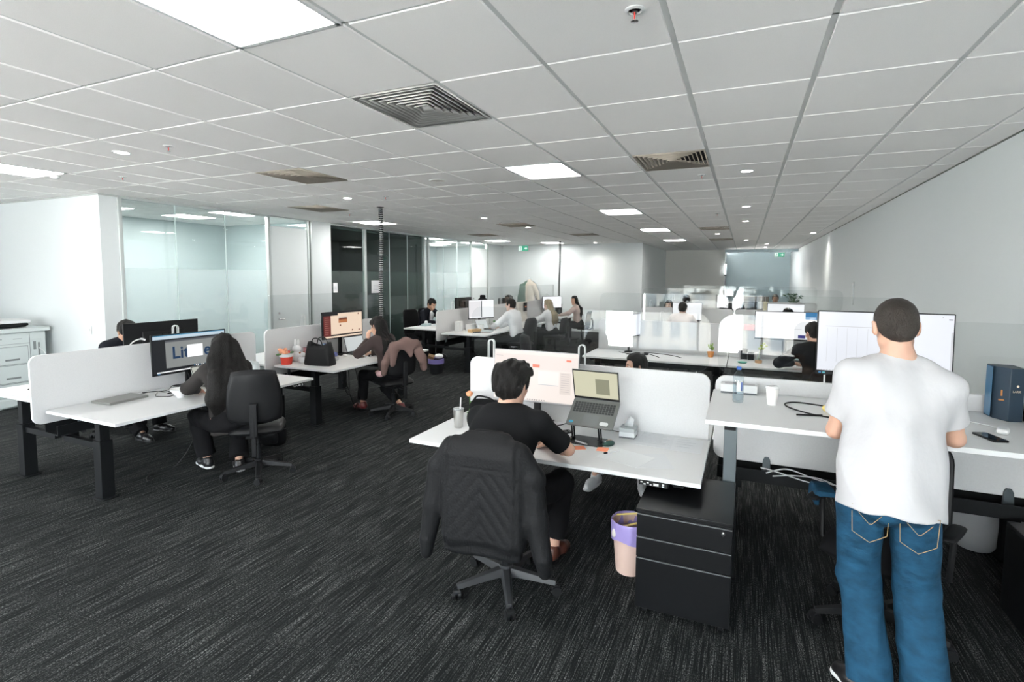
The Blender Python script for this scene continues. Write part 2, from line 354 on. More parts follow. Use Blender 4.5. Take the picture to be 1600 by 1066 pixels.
# city outside the windows (seen only in the screens)
def facade():
    m = bpy.data.materials.new('facade'); m.use_nodes = True; N = m.node_tree.nodes; L = m.node_tree.links; b = N['Principled BSDF']
    tc = N.new('ShaderNodeTexCoord'); br = N.new('ShaderNodeTexBrick'); mp = N.new('ShaderNodeMapping'); mp.inputs['Rotation'].default_value = (PI/2, 0, 0)
    L.new(tc.outputs['Object'], mp.inputs[0]); L.new(mp.outputs[0], br.inputs[0]); br.offset = 0
    br.inputs['Color1'].default_value = (.18, .22, .25, 1); br.inputs['Color2'].default_value = (.3, .33, .36, 1); br.inputs['Mortar'].default_value = (.75, .72, .66, 1)
    br.inputs['Scale'].default_value = 1.0; br.inputs['Brick Width'].default_value = 2.2; br.inputs['Row Height'].default_value = 3.1; br.inputs['Mortar Size'].default_value = .5
    L.new(br.outputs[0], b.inputs['Base Color']); return m
FAC = facade()
for k, (x0, x1, y0, z1, lab) in enumerate([(-32, -17, -48, 14, 'broad pale office tower reflected in the clear desk screens'), (-13, -4, -60, 30, 'tall slim pale tower reflected in the middle of the clear screens'), (0, 16, -52, 9, 'low wide pale block reflected at the right of the clear screens')]):
    b = MB().bx(x0, x1, y0-14, y0, -40, z1).build('office_tower', FAC); tag(b, lab, 'building')

# ---- ceiling fixtures
LP = emi('panel', (1., .985, .955), PANEL_E)
LABL = {(2, -1): 'large square ceiling light panel cut by the top edge of the photo', (2, 4): 'square ceiling light panel above the middle of the room', (2, 9): 'square ceiling light panel, next one beyond the middle panel', (2, 14): 'small-looking far square light panel nearest the back offices row',
 (-6, 1): 'square ceiling light panel cut by the left edge of the photo', (-6, 9): 'square ceiling light panel beside the black coiled cable near the offices', (-6, 17): 'far light panel at the left, close to the green exit sign', (-4, 19): 'farthest left light panel in front of the back wall beside a coiled cable'}
for (i, j) in LIGHT_T:
    xa, ya = X0+i*TX, Y0+j*TY
    t = thing('ceiling_light_panel', LABL.get((i, j), 'square ceiling light panel outside the picture'), 'ceiling light', (xa+TX/2, ya+TY/2, CZ), group='square light panels in the ceiling')
    f = MB(); w_, d_ = TX/2-.013, TY/2-.006
    f.bx(-w_, w_, -d_, -d_+.02, -.012, .02).bx(-w_, w_, d_-.02, d_, -.012, .02).bx(-w_, -w_+.02, -d_, d_, -.012, .02).bx(w_-.02, w_, -d_, d_, -.012, .02).build('frame', PLW, t)
    MB().bx(-w_+.02, w_-.02, -d_+.02, d_-.02, -.006, .01).build('diffuser', LP, t)
VENTW = mat('vent_white', (.60, .60, .58), .5); VENTT = mat('vent_cream', (.50, .45, .38), .55); VDARK = mat('vent_inside', (.02, .02, .02), .8)
VL = {(2, 1): 'large white square air vent with louvres in the near ceiling', (-2, 3): 'cream square air vent above the left desks', (-5, 6): 'cream air vent nearest the glass offices', (4, 4): 'cream square air vent near the top right row of downlights', (-2, 11): 'small far vent beyond the middle light panels',
 (4, 14): 'distant slim vent near the far downlights', (-1, 15): 'distant vent in front of the back wall, centre', (-5, 14): 'distant faint vent by the far glass office', (4, 19): 'farthest vent above the corridor end'}
for (i, j) in VENT_T:
    xa, ya = X0+i*TX, Y0+j*TY
    t = thing('air_vent', VL[(i, j)], 'air vent', (xa+TX/2, ya+TY/2, CZ), group='square louvred ceiling vents')
    m = VENTW if (i, j) == (2, 1) else VENTT
    W_, D_ = TX/2-.013, TY/2-.006
    f = MB()
    for a in range(8):
        k0 = 1-a*.12; k1 = k0-.075; z0 = -.008+.0*a; z1 = z0+.030     # sloping square rings, outer edge low
        P = lambda k, z: [(-W_*k, -D_*k, z), (W_*k, -D_*k, z), (W_*k, D_*k, z), (-W_*k, D_*k, z)]
        o_, i_ = (P(k0, z0), P(max(k1, .05), z1))
        f.add(o_+i_, [(n, (n+1) % 4, 4+(n+1) % 4, 4+n) for n in range(4)])
        if a == 0: f.add(P(1.0, -.010)+P(.965, -.010), [(n, (n+1) % 4, 4+(n+1) % 4, 4+n) for n in range(4)])
    f.build('louvres', m, t).modifiers.new('s', 'SOLIDIFY').thickness = .0015
    MB().bx(-W_, W_, -D_, D_, .055, .06).build('plenum', VDARK, t)
DL = emi('down', (1., .96, .9), DOWN_E)
dls = [(-5.194, 2.991, 'downlight nearest the left edge of the photo'), (-5.234, 5.993, 'downlight between the two cream vents on the left'), (-4.572, 8.985, 'downlight before the dark office, left of centre'), (-4.528, 11.1, 'downlight beside the small far vent'),
 (-.019, 6.013, 'nearest downlight in the right-hand row'), (-.018, 9.005, 'second downlight in the right-hand row'), (-.024, 11.33, 'third downlight in the right-hand row'), (0, 17.16, 'fifth downlight in the right-hand row'), (-.675, 14.4, 'downlight just left of the right-hand row beside the slim vent'),
 (1.5, 14.9, 'downlight washing the long right-hand wall'), (.624, 19.3, 'far downlight right of the row, nearer of the pair'), (.652, 21.4, 'far downlight right of the row, farther of the pair'), (-4.512, 16.9, 'downlight washing the back wall'), (-5.2, -1, 'downlight outside the picture'), (0, -1.5, 'downlight outside the picture')]
for x, y, lab in dls:
    t = thing('downlight', 'round '+lab, 'downlight', (x, y, CZ-.009), group='round recessed downlights')
    MB().cyl((0, 0, -.001), (0, 0, .003), .052, n=24).build('lens', DL, t)
    MB().lathe([(.055, .004), (.058, -.003), (.07, -.004), (.074, .0), (.074, .006)], n=24).build('trim_ring', PLW, t)
def spot(x, y, z, e, tgt, ang, parent=None, soft=.03):
    l = bpy.data.lights.new('spot_lamp', 'SPOT'); l.energy = e; l.spot_size = ang; l.spot_blend = .6; l.shadow_soft_size = soft; l.color = (1, .95, .87)
    o = bpy.data.objects.new('spot_lamp', l); COL.objects.link(o); o.location = (x, y, z)
    o.rotation_euler = (Vector(tgt)-Vector((x, y, z))).to_track_quat('-Z', 'Y').to_euler(); return o
for x, y, lab in dls:
    if y > 5: spot(x, y, 2.975, 45 if y < 13 else (30 if x > 1 or x < -4 else 110), (x, y, 0), math.radians(125), soft=.05)
spot(1.5, 14.9, 2.97, 60, (1.72, 14.9, 0), math.radians(48)); spot(-4.51, 16.9, 2.97, 60, (-4.51, 17.1, 0), math.radians(60))
# sprinklers, smoke detectors, speaker
sp = [(-.452, 2.25, 'near sprinkler head with red bulb at the top of the photo', 1), (-4.556, 3.0, 'sprinkler head with red bulb above the left desks', 1), (-6.465, 3.72, 'small sprinkler left, before the white wall', 1), (-4.614, 6.05, 'sprinkler just in front of the coiled cable', 1), (-.458, 6.05, 'white sprinkler beside the first right-row downlight', 1), (-.471, 9.8, 'tiny sprinkler beyond the right cream vent', 1), (-4.642, 9.85, 'tiny sprinkler far left of centre', 1), (-6.49, 7.48, 'small sprinkler between cream vent and glass office', 1)]
for x, y, lab, _ in sp:
    t = thing('sprinkler', lab, 'sprinkler', (x, y, CZ-.008), group='ceiling sprinkler heads')
    MB().lathe([(.0, .004), (.04, .003), (.042, -.004), (.028, -.008), (.026, 0), (0, 0)][::-1], n=20).build('escutcheon', PLW, t)
    MB().cyl((0, 0, 0), (0, 0, -.014), .012).cyl((-.008, 0, -.012), (-.008, 0, -.04), .0022, n=8).cyl((.008, 0, -.012), (.008, 0, -.04), .0022, n=8).lathe([(.0, -.048), (.016, -.047), (.016, -.044), (0, -.040)], n=16).build('frame', CHROME, t)
    MB().cyl((0, 0, -.014), (0, 0, -.038), .003, n=8).build('bulb', flat('red_bulb', (.6, .04, .03), .3), t)
t = thing('ceiling_speaker', 'flat round pale speaker grille in the ceiling', 'speaker', (-3.28, 5.27, CZ-.008)); MB().cyl((0, 0, 0), (0, 0, -.006), .085, n=28).build('grille', mat('grille', (.5, .48, .45), .7), t); MB().lathe([(.085, 0), (.085, -.008), (.097, -.006), (.097, 0)], n=28).build('rim', PLW, t)
t = thing('smoke_detector', 'small round white smoke detector near the left wall', 'smoke detector', (-7.13, 3.4, CZ-.008)); MB().lathe([(0, -.03), (.03, -.03), (.045, -.018), (.05, 0)], n=20).build('body', PLW, t)
# exit signs
GREEN = emi('exit_green', (.05, .42, .25), .9); EXW = emi('exit_white', (.85, .95, .9), 1.1)
def exit_sign(lab, x, y, z, sw):
    t = thing('exit_sign', lab, 'exit sign', (x, y, z), group='green exit signs')
    MB().bx(-sw/2-.015, sw/2+.015, -.02, .02, -sw/4-.012, sw/4+.012).build('housing', PLW, t, bevel=.004)
    MB().bx(-sw/2, sw/2, -.024, -.02, -sw/4, sw/4).build('face', GREEN, t)
    MB().bx(-sw*.47, -sw*.16, -.027, -.0245, -sw*.21, sw*.21).build('doorway', EXW, t); m = MB()
    q = sw*.22; m.prism([(q*-.3+sw*.18, -.012), (sw*.26, -.012), (sw*.26, -.05), (sw*.42, 0), (sw*.26, .05), (sw*.26, .012), (q*-.3+sw*.18, .012)], .003, (0, -.026, 0)).build('arrow', EXW, t)
    r = MB().ball((-sw*.29, -.029, sw*.13), sw*.035, 8).tube([(-sw*.29, -.029, sw*.09), (-sw*.31, -.029, -sw*.02), (-sw*.26, -.029, -sw*.08), (-sw*.27, -.029, -sw*.17)], sw*.025, 6).tube([(-sw*.31, -.029, -sw*.02), (-sw*.38, -.029, -sw*.1), (-sw*.43, -.029, -sw*.1)], sw*.022, 6).tube([(-sw*.38, -.029, sw*.03), (-sw*.3, -.029, sw*.07), (-sw*.21, -.029, sw*.02)], sw*.02, 6)
    r.build('running_figure', GREEN, t)
    for s_ in (-1, 1): MB().cyl((s_*sw*.3, 0, sw/4), (s_*sw*.3, 0, CZ-z-.009), .003, n=6).build('hanger_rod', CHROME, t)
exit_sign('green exit sign with white right arrow, left one by the glass offices', -7.22, 17.3, 2.87, .36)
exit_sign('green exit sign with white right arrow, right one at the corridor end', 1.19, 22.7, 2.76, .34)
# wall bits
t = thing('wall_holder', 'slim clear leaflet holder on the long right-hand wall', 'holder', (XR-.012, 11.35, 1.4)); MB().bx(-.012, .01, -.05, .05, 0, .42).build('body', mat('holder_grey', (.60, .64, .64), .3), t, bevel=.004); MB().ball((-.015, 0, .39), .012, 8).build('knob', PLW, t)
t = thing('light_switch', 'small white switch plate on the left wall near its corner', 'switch', (-8.45, 4.335, 1.1)); MB().bx(-.04, .04, -.008, 0, -.06, .06).build('plate', PLW, t, bevel=.003); MB().bx(-.012, .012, -.012, -.008, -.02, .02).build('rocker', PLW, t)
t = thing('wall_light', 'tall white glowing light strip at the corridor corner', 'wall light', (-.74, 22.93, 2.0)); MB().bx(-.02, .05, -.03, .03, 0, .42).build('tube', emi('strip', (.9, .97, 1), 3.0), t, bevel=.01); MB().bx(-.025, .055, .0, .06, -.05, .0).build('holder', BLKP, t)
# printer
t = thing('office_printer', 'pale grey floor-standing office copier against the left wall', 'printer', (-9.35, 3.72, 0))
MB().bx(-.62, 0, -.75, .50, .03, 1.06).build('body', PRN, t, bevel=.012)
MB().bx(-.64, .03, -.78, .55, 1.06, 1.12).build('top_cover', PRN, t, bevel=.01)
MB().bx(-.50, -.04, -.70, .30, 1.135, 1.15).build('document_glass', BLKP, t, bevel=.004)
m = MB().bx(-.55, .0, -.75, .34, 1.19, 1.235); m.build('feeder', PLW, t, bevel=.012)
MB().bx(-.50, -.02, -.6, .32, 1.15, 1.185).build('feeder_painted_shade', BLKP, t, bevel=.01)  # dark block stands in for the shade under the feeder
seam = mat('seam', (.18, .2, .2), .7)
for z0, z1, nm in ((.62, .86, 'paper_drawer'), (.36, .60, 'paper_drawer'), (.16, .34, 'paper_drawer')):
    d = MB().bx(0, .010, -.72, .28, z0, z1).build(nm, PRN, t, bevel=.003); MB().bx(.010, .014, .02, .18, z0+.05, z0+.075).build('drawer_handle', seam, d); MB().bx(0, .003, -.73, .286, z0-.006, z1+.006).build('drawer_gap', seam, d)
MB().bx(0, .003, -.74, .310, .90, .905).bx(0, .003, .306, .311, .14, 1.04).build('panel_seam', seam, t); MB().bx(.003, .006, .12, .22, .97, .975).bx(.003, .006, -.02, .0, .975, .985).build('small_marks', seam, t); MB().bx(0, .006, .32, .44, .40, .95).build('side_panel', PRN, t, bevel=.003); MB().bx(.006, .012, .345, .375, .80, .92).bx(.006, .012, .40, .42, .7, .9).build('socket', seam, t)
MB().bx(-.60, .01, -.74, .40, 0, .03).bx(.0, .08, -.7, .35, .03, .14).build('base', PRN, t, bevel=.01)
MB().tube(spline([(.01, .41, .82), (.05, .45, .76), (.05, .47, .68), (.0, .50, .66)], 6), .006).build('cord', PLW, t)
# ================================================================ smooth implicit surfaces (people, cloth)
def nrm(v): v = np.asarray(v, float); return v/max(np.linalg.norm(v), 1e-9)
def A(*a): return np.array(a, float)
def eul(yaw=0., pitch=0., roll=0.):
    """columns right, forward, up; yaw turns left, pitch nods down, roll tilts to the right shoulder"""
    return np.array(Matrix.Rotation(yaw, 3, 'Z') @ Matrix.Rotation(-pitch, 3, 'X') @ Matrix.Rotation(roll, 3, 'Y'))
class Sdf:
    def __init__(s): s.p = []
    def cone(s, a, b, ra, rb=None, k=.03, sub=False, flat=None, cut=(False, False)):
        s.p.append(('c', A(*a), A(*b), ra, ra if rb is None else rb, k, sub, flat, cut)); return s
    def ell(s, c, r, R=None, k=.03, sub=False): s.p.append(('e', A(*c), A(*r), np.eye(3) if R is None else R, None, k, sub, None, None)); return s
    def box(s, c, h, R=None, rnd_=.01, k=.01, sub=False): s.p.append(('b', A(*c), A(*h), np.eye(3) if R is None else R, rnd_, k, sub, None, None)); return s
    def chain(s, pts, rs, k=.03, flat=None, sub=False):
        for i in range(len(pts)-1): s.cone(pts[i], pts[i+1], rs[i], rs[i+1], k, sub, flat)
        return s
    def mesh(s, vox, disp=None, amp=.01):
        lo = np.full(3, 1e9); hi = -lo
        ext = []
        for q in s.p:
            t, a, b, c, d, k = q[:6]
            if t == 'c': r = max(c, d)+k*.3; l_, h_ = np.minimum(a, b)-r, np.maximum(a, b)+r
            else:
                r = np.abs(c)@(b+(d or 0)) ; l_, h_ = a-r, a+r
            ext.append((l_, h_))
            if not q[6]: lo = np.minimum(lo, l_); hi = np.maximum(hi, h_)
        pad = amp+3*vox; lo = lo-pad; hi = hi+pad; n = np.ceil((hi-lo)/vox).astype(int)+1
        ax = [lo[i]+vox*np.arange(n[i]) for i in range(3)]; F = np.full(tuple(n), 1.0, np.float32)
        for q, (l_, h_) in zip(s.p, ext):
            t, a, b, c, d, k, sub, flat, cut = q; m = k+amp+3*vox
            i0 = np.maximum(0, np.floor((l_-m-lo)/vox).astype(int)); i1 = np.minimum(n, np.ceil((h_+m-lo)/vox).astype(int)+1)
            if np.any(i1 <= i0): continue
            X, Y, Z = np.meshgrid(*[ax[i][i0[i]:i1[i]].astype(np.float32) for i in range(3)], indexing='ij')
            if t == 'c':
                ab = b-a; L2 = max(ab@ab, 1e-9); px, py, pz = X-a[0], Y-a[1], Z-a[2]
                tr = (px*ab[0]+py*ab[1]+pz*ab[2])/L2; tt = np.clip(tr, 0, 1); dx, dy, dz = px-tt*ab[0], py-tt*ab[1], pz-tt*ab[2]
                if flat is not None:
                    fa = nrm(flat[0]); e = dx*fa[0]+dy*fa[1]+dz*fa[2]; g = flat[1]-1; dx = dx+fa[0]*e*g; dy = dy+fa[1]*e*g; dz = dz+fa[2]*e*g
                D = np.sqrt(dx*dx+dy*dy+dz*dz)-(c+(d-c)*tt); L1 = math.sqrt(L2)
                if cut[0]: D = np.maximum(D, -tr*L1)
                if cut[1]: D = np.maximum(D, (tr-1)*L1)
            else:
                R = c; px, py, pz = X-a[0], Y-a[1], Z-a[2]
                q0 = px*R[0, 0]+py*R[1, 0]+pz*R[2, 0]; q1 = px*R[0, 1]+py*R[1, 1]+pz*R[2, 1]; q2 = px*R[0, 2]+py*R[1, 2]+pz*R[2, 2]
                if t == 'e':
                    k0 = np.sqrt((q0/b[0])**2+(q1/b[1])**2+(q2/b[2])**2); k1 = np.sqrt((q0/b[0]**2)**2+(q1/b[1]**2)**2+(q2/b[2]**2)**2); D = k0*(k0-1)/np.maximum(k1, 1e-6)
                else:
                    e0, e1, e2 = np.abs(q0)-b[0], np.abs(q1)-b[1], np.abs(q2)-b[2]
                    D = np.sqrt(np.maximum(e0, 0)**2+np.maximum(e1, 0)**2+np.maximum(e2, 0)**2)+np.minimum(np.maximum(e0, np.maximum(e1, e2)), 0)-d
            sl = tuple(slice(i0[i], i1[i]) for i in range(3)); G = F[sl]
            if sub:
                D = -D; h = np.maximum(k-np.abs(G-D), 0)/k; F[sl] = np.maximum(G, D)+h*h*k/4
            else:
                h = np.maximum(k-np.abs(G-D), 0)/k; F[sl] = np.minimum(G, D)-h*h*k/4
        if disp is not None:
            msk = np.abs(F) < amp+3*vox; I = np.nonzero(msk); P = np.stack([ax[i][I[i]] for i in range(3)], 1); F[I] += disp(P).astype(np.float32)
        return nets(F, lo, vox)
def nets(F, lo, vox):
    S = F < 0; n = F.shape
    c = np.zeros((n[0]-1, n[1]-1, n[2]-1), np.uint8)
    for dx in (0, 1):
        for dy in (0, 1):
            for dz in (0, 1): c += S[dx:n[0]-1+dx, dy:n[1]-1+dy, dz:n[2]-1+dz]
    act = (c > 0) & (c < 8); I = np.array(np.nonzero(act)).T; idx = np.full(c.shape, -1, np.int64); idx[act] = np.arange(len(I))
    acc = np.zeros((len(I), 3)); cnt = np.zeros(len(I)); off = [(x, y, z) for x in (0, 1) for y in (0, 1) for z in (0, 1)]
    for a in off:
        for ax_ in range(3):
            if a[ax_]: continue
            b = list(a); b[ax_] = 1; fa = F[I[:, 0]+a[0], I[:, 1]+a[1], I[:, 2]+a[2]]; fb = F[I[:, 0]+b[0], I[:, 1]+b[1], I[:, 2]+b[2]]
            m = (fa < 0) != (fb < 0); t = np.where(m, fa/np.where(m, fa-fb, 1), 0); p = np.tile(np.array(a, float), (len(I), 1)); p[:, ax_] = t
            acc[m] += p[m]; cnt[m] += 1
    Vt = lo+(I+acc/np.maximum(cnt, 1)[:, None])*vox; Q = []
    for ax_ in range(3):
        u, v = [(1, 2), (2, 0), (0, 1)][ax_]
        s0 = [slice(None)]*3; s1 = [slice(None)]*3; s0[ax_] = slice(0, n[ax_]-1); s1[ax_] = slice(1, n[ax_])
        for q in (u, v): s0[q] = slice(1, n[q]-1); s1[q] = slice(1, n[q]-1)
        a, b = S[tuple(s0)], S[tuple(s1)]
        for flip, m in ((False, a & ~b), (True, ~a & b)):
            J = np.array(np.nonzero(m)).T
            if not len(J): continue
            J[:, u] += 1; J[:, v] += 1
            def g(du, dv): K = J.copy(); K[:, u] -= du; K[:, v] -= dv; return idx[K[:, 0], K[:, 1], K[:, 2]]
            q = [g(1, 1), g(0, 1), g(0, 0), g(1, 0)]
            Q.append(np.stack(q[::-1] if flip else q, 1))
    return Vt, np.concatenate(Q)
def sobj(name, sdf, vox, m, parent, disp=None, amp=.01, smooth=1, paint=None):
    Vt, Q = sdf.mesh(vox, disp, amp); me = bpy.data.meshes.new(name)
    for _ in range(smooth):
        s = np.zeros_like(Vt); c = np.zeros(len(Vt))
        for i in range(4):
            np.add.at(s, Q[:, i], Vt[Q[:, (i+1) % 4]]); np.add.at(c, Q[:, i], 1)
        Vt = Vt*.5+.5*s/np.maximum(c, 1)[:, None]
    me.vertices.add(len(Vt)); me.vertices.foreach_set('co', Vt.ravel()); me.loops.add(len(Q)*4); me.loops.foreach_set('vertex_index', Q.ravel().astype(np.int32))
    me.polygons.add(len(Q)); me.polygons.foreach_set('loop_start', np.arange(0, len(Q)*4, 4, dtype=np.int32)); me.polygons.foreach_set('loop_total', np.full(len(Q), 4, np.int32))
    ms = m if isinstance(m, (list, tuple)) else [m]
    for q in ms: me.materials.append(q)
    me.update(calc_edges=True); me.polygons.foreach_set('use_smooth', [True]*len(Q))
    if paint is not None: me.polygons.foreach_set('material_index', paint(Vt[Q].mean(1)).astype(np.int32))
    me.update()
    o = bpy.data.objects.new(name, me); COL.objects.link(o)
    if parent is not None: o.parent = parent
    return o
def noise3(seed, freq, n=10, stretch=(1, 1, 1)):
    r = np.random.RandomState(seed); K = r.randn(n, 3); K = K/np.linalg.norm(K, axis=1)[:, None]*freq*(.6+.8*r.rand(n, 1))*np.array(stretch); ph = r.rand(n)*6.28
    return lambda P: np.sin(P@K.T+ph).sum(1)/math.sqrt(n)
def folds(seed, amp, freq=22, stretch=(1, 1, .45)):
    a = noise3(seed, freq, 12, stretch); b = noise3(seed+9, freq*2.1, 10, stretch)
    return lambda P: amp*(np.abs(a(P))*1.3-.7)+amp*.35*b(P)
def ik(a, c, l1, l2, pole):
    a, c = A(*a), A(*c); d = c-a; L = min(np.linalg.norm(d), (l1+l2)*.999); n = nrm(d); x = (l1*l1-l2*l2+L*L)/(2*L); h = math.sqrt(max(l1*l1-x*x, 0)); p = A(*pole); p = nrm(p-n*(p@n))
    return a+n*x+p*h, a+n*L
SKIN_L = mat('skin_light', (.56, .335, .245), .5, bump=.04, bscale=250, var=.07, vscale=14); SKIN_T = mat('skin_tan', (.44, .25, .165), .5, bump=.04, bscale=250, var=.07, vscale=14); SKIN_F = mat('skin_fair', (.60, .42, .34), .5, bump=.04, bscale=250, var=.05, vscale=14)
for q in (SKIN_L, SKIN_T, SKIN_F):
    b = q.node_tree.nodes['Principled BSDF']; b.inputs['Subsurface Weight'].default_value = .12; b.inputs['Subsurface Radius'].default_value = (.02, .008, .004); b.inputs['Subsurface Scale'].default_value = .6
HAIRB = mat('hair_black', (.007, .0063, .006), .55, bump=1., bscale=30, bstretch=(9, 9, 1.6), spec=.22); HAIRD = mat('hair_dark_brown', (.022, .016, .012), .5, bump=.8, bscale=40, bstretch=(6, 6, 2), spec=.4); HAIRBL = mat('hair_ash_blonde', (.24, .20, .13), .5, bump=.7, bscale=24, bstretch=(9, 9, 1.2), var=.35, vscale=20); HAIRG = mat('hair_grey_brown', (.09, .085, .08), .6, bump=.7, bscale=30)
def hand(S, W, d, back, side, curl=.5, s=1., k=.008):
    """W wrist, d pointing direction, back = outward normal of the back of the hand, side = direction of the thumb"""
    d = nrm(d); n = nrm(A(*back)-d*(A(*back)@d)); x = nrm(np.cross(d, n)); x = x*(1 if x@A(*side) > 0 else -1)
    S.cone(W-d*.01, W+d*.04*s, .024*s, .030*s, .015, flat=(n, 1.7)); S.box(W+d*.055*s, (.034*s, .030*s, .007*s), np.stack([x, d, n], 1), .008*s, .015)
    for i, (o, L) in enumerate(((.030, .072), (.010, .080), (-.010, .074), (-.029, .058))):
        p = W+d*.088*s+x*o*s; q = d.copy(); a = curl*(.55+.12*i)
        for j, f in enumerate((.45, .30, .25)):
            c_, s_ = math.cos(a), math.sin(a); q = nrm(q*c_-n*s_) if j else nrm(d*c_-n*s_); e = p+q*L*f*s
            S.cone(p, e, (.0092-.0008*j)*s, (.0086-.0010*j)*s, .004); p = e; 
    p = W+d*.025*s+x*.026*s-n*.004; e = p+nrm(d*.75+x*.75-n*.35)*.042*s; S.cone(p, e, .013*s, .0105*s, .012); S.cone(e, e+nrm(d+x*.15-n*.4)*.032*s, .0100*s, .0082*s, .005)
def head(S, c, R, s=1., fem=False):
    """head skin: c centre between the ears, R columns right, forward, up"""
    P = lambda x, y, z: c+R@(A(x, y, z)*s)
    S.ell(P(0, -.010, .035), A(.074, .094, .086)*s, R, .02); S.ell(P(0, .030, -.040), A(.054 if fem else .057, .062, .074)*s, R, .035); S.ell(P(0, .070, -.098), A(.020, .018, .018)*s, R, .03)
    S.cone(P(-.045, .0, -.060), P(0, .060, -.100), .022*s, .018*s, .03); S.cone(P(.045, .0, -.060), P(0, .060, -.100), .022*s, .018*s, .03)
    S.cone(P(-.03, .080, .030), P(.03, .080, .030), .012*s, None, .015); S.cone(P(0, .088, .018), P(0, .110, -.024), .008*s, .0125*s, .012); S.ell(P(0, .100, -.028), A(.016, .012, .008)*s, R, .008)
    for q in (-1, 1): S.ell(P(q*.034, .066, -.022), A(.020, .018, .020)*s, R, .02); S.ell(P(q*.031, .092, .010), A(.016, .010, .011)*s, R, .012, True)
    S.ell(P(0, .088, -.060), A(.022, .010, .005)*s, R, .006); S.ell(P(0, .086, -.071), A(.019, .010, .0055)*s, R, .006)
    for q in (-1, 1):
        Re = R@eul(q*-.35, 0, q*.12); S.ell(P(q*.086, -.014, -.006), A(.011, .019, .034)*s, Re, .008); S.ell(P(q*.080, -.008, -.030), A(.007, .011, .012)*s, Re, .008); S.ell(P(q*.097, -.006, .0), A(.006, .010, .018)*s, Re, .006, True)
def face_parts(t, c, R, s, hairm, lipm):
    P = lambda x, y, z: c+R@(A(x, y, z)*s); Rm = Matrix(R.tolist())
    for q in (-1, 1):
        e = MB().ball(P(q*.031, .0785, .009), (.0115*s, .0105*s, .0065*s), 10, Rm).build('eye', mat('eye_white', (.7, .69, .67), .2), t); MB().ball(P(q*.031, .0875, .009), (.005*s, .0025*s, .005*s), 8, Rm).build('iris', mat('iris', (.03, .018, .012), .15), e)
        MB().tube([P(q*.016, .091, .028), P(q*.032, .093, .034), P(q*.047, .083, .030)], [.0030*s, .0034*s, .0018*s], 6).build('eyebrow', hairm, t)
    MB().ball(P(0, .0945, -.0655), (.020*s, .005*s, .0065*s), 12, Rm).build('lips', lipm, t)
LIP = mat('lips', (.42, .16, .13), .4)
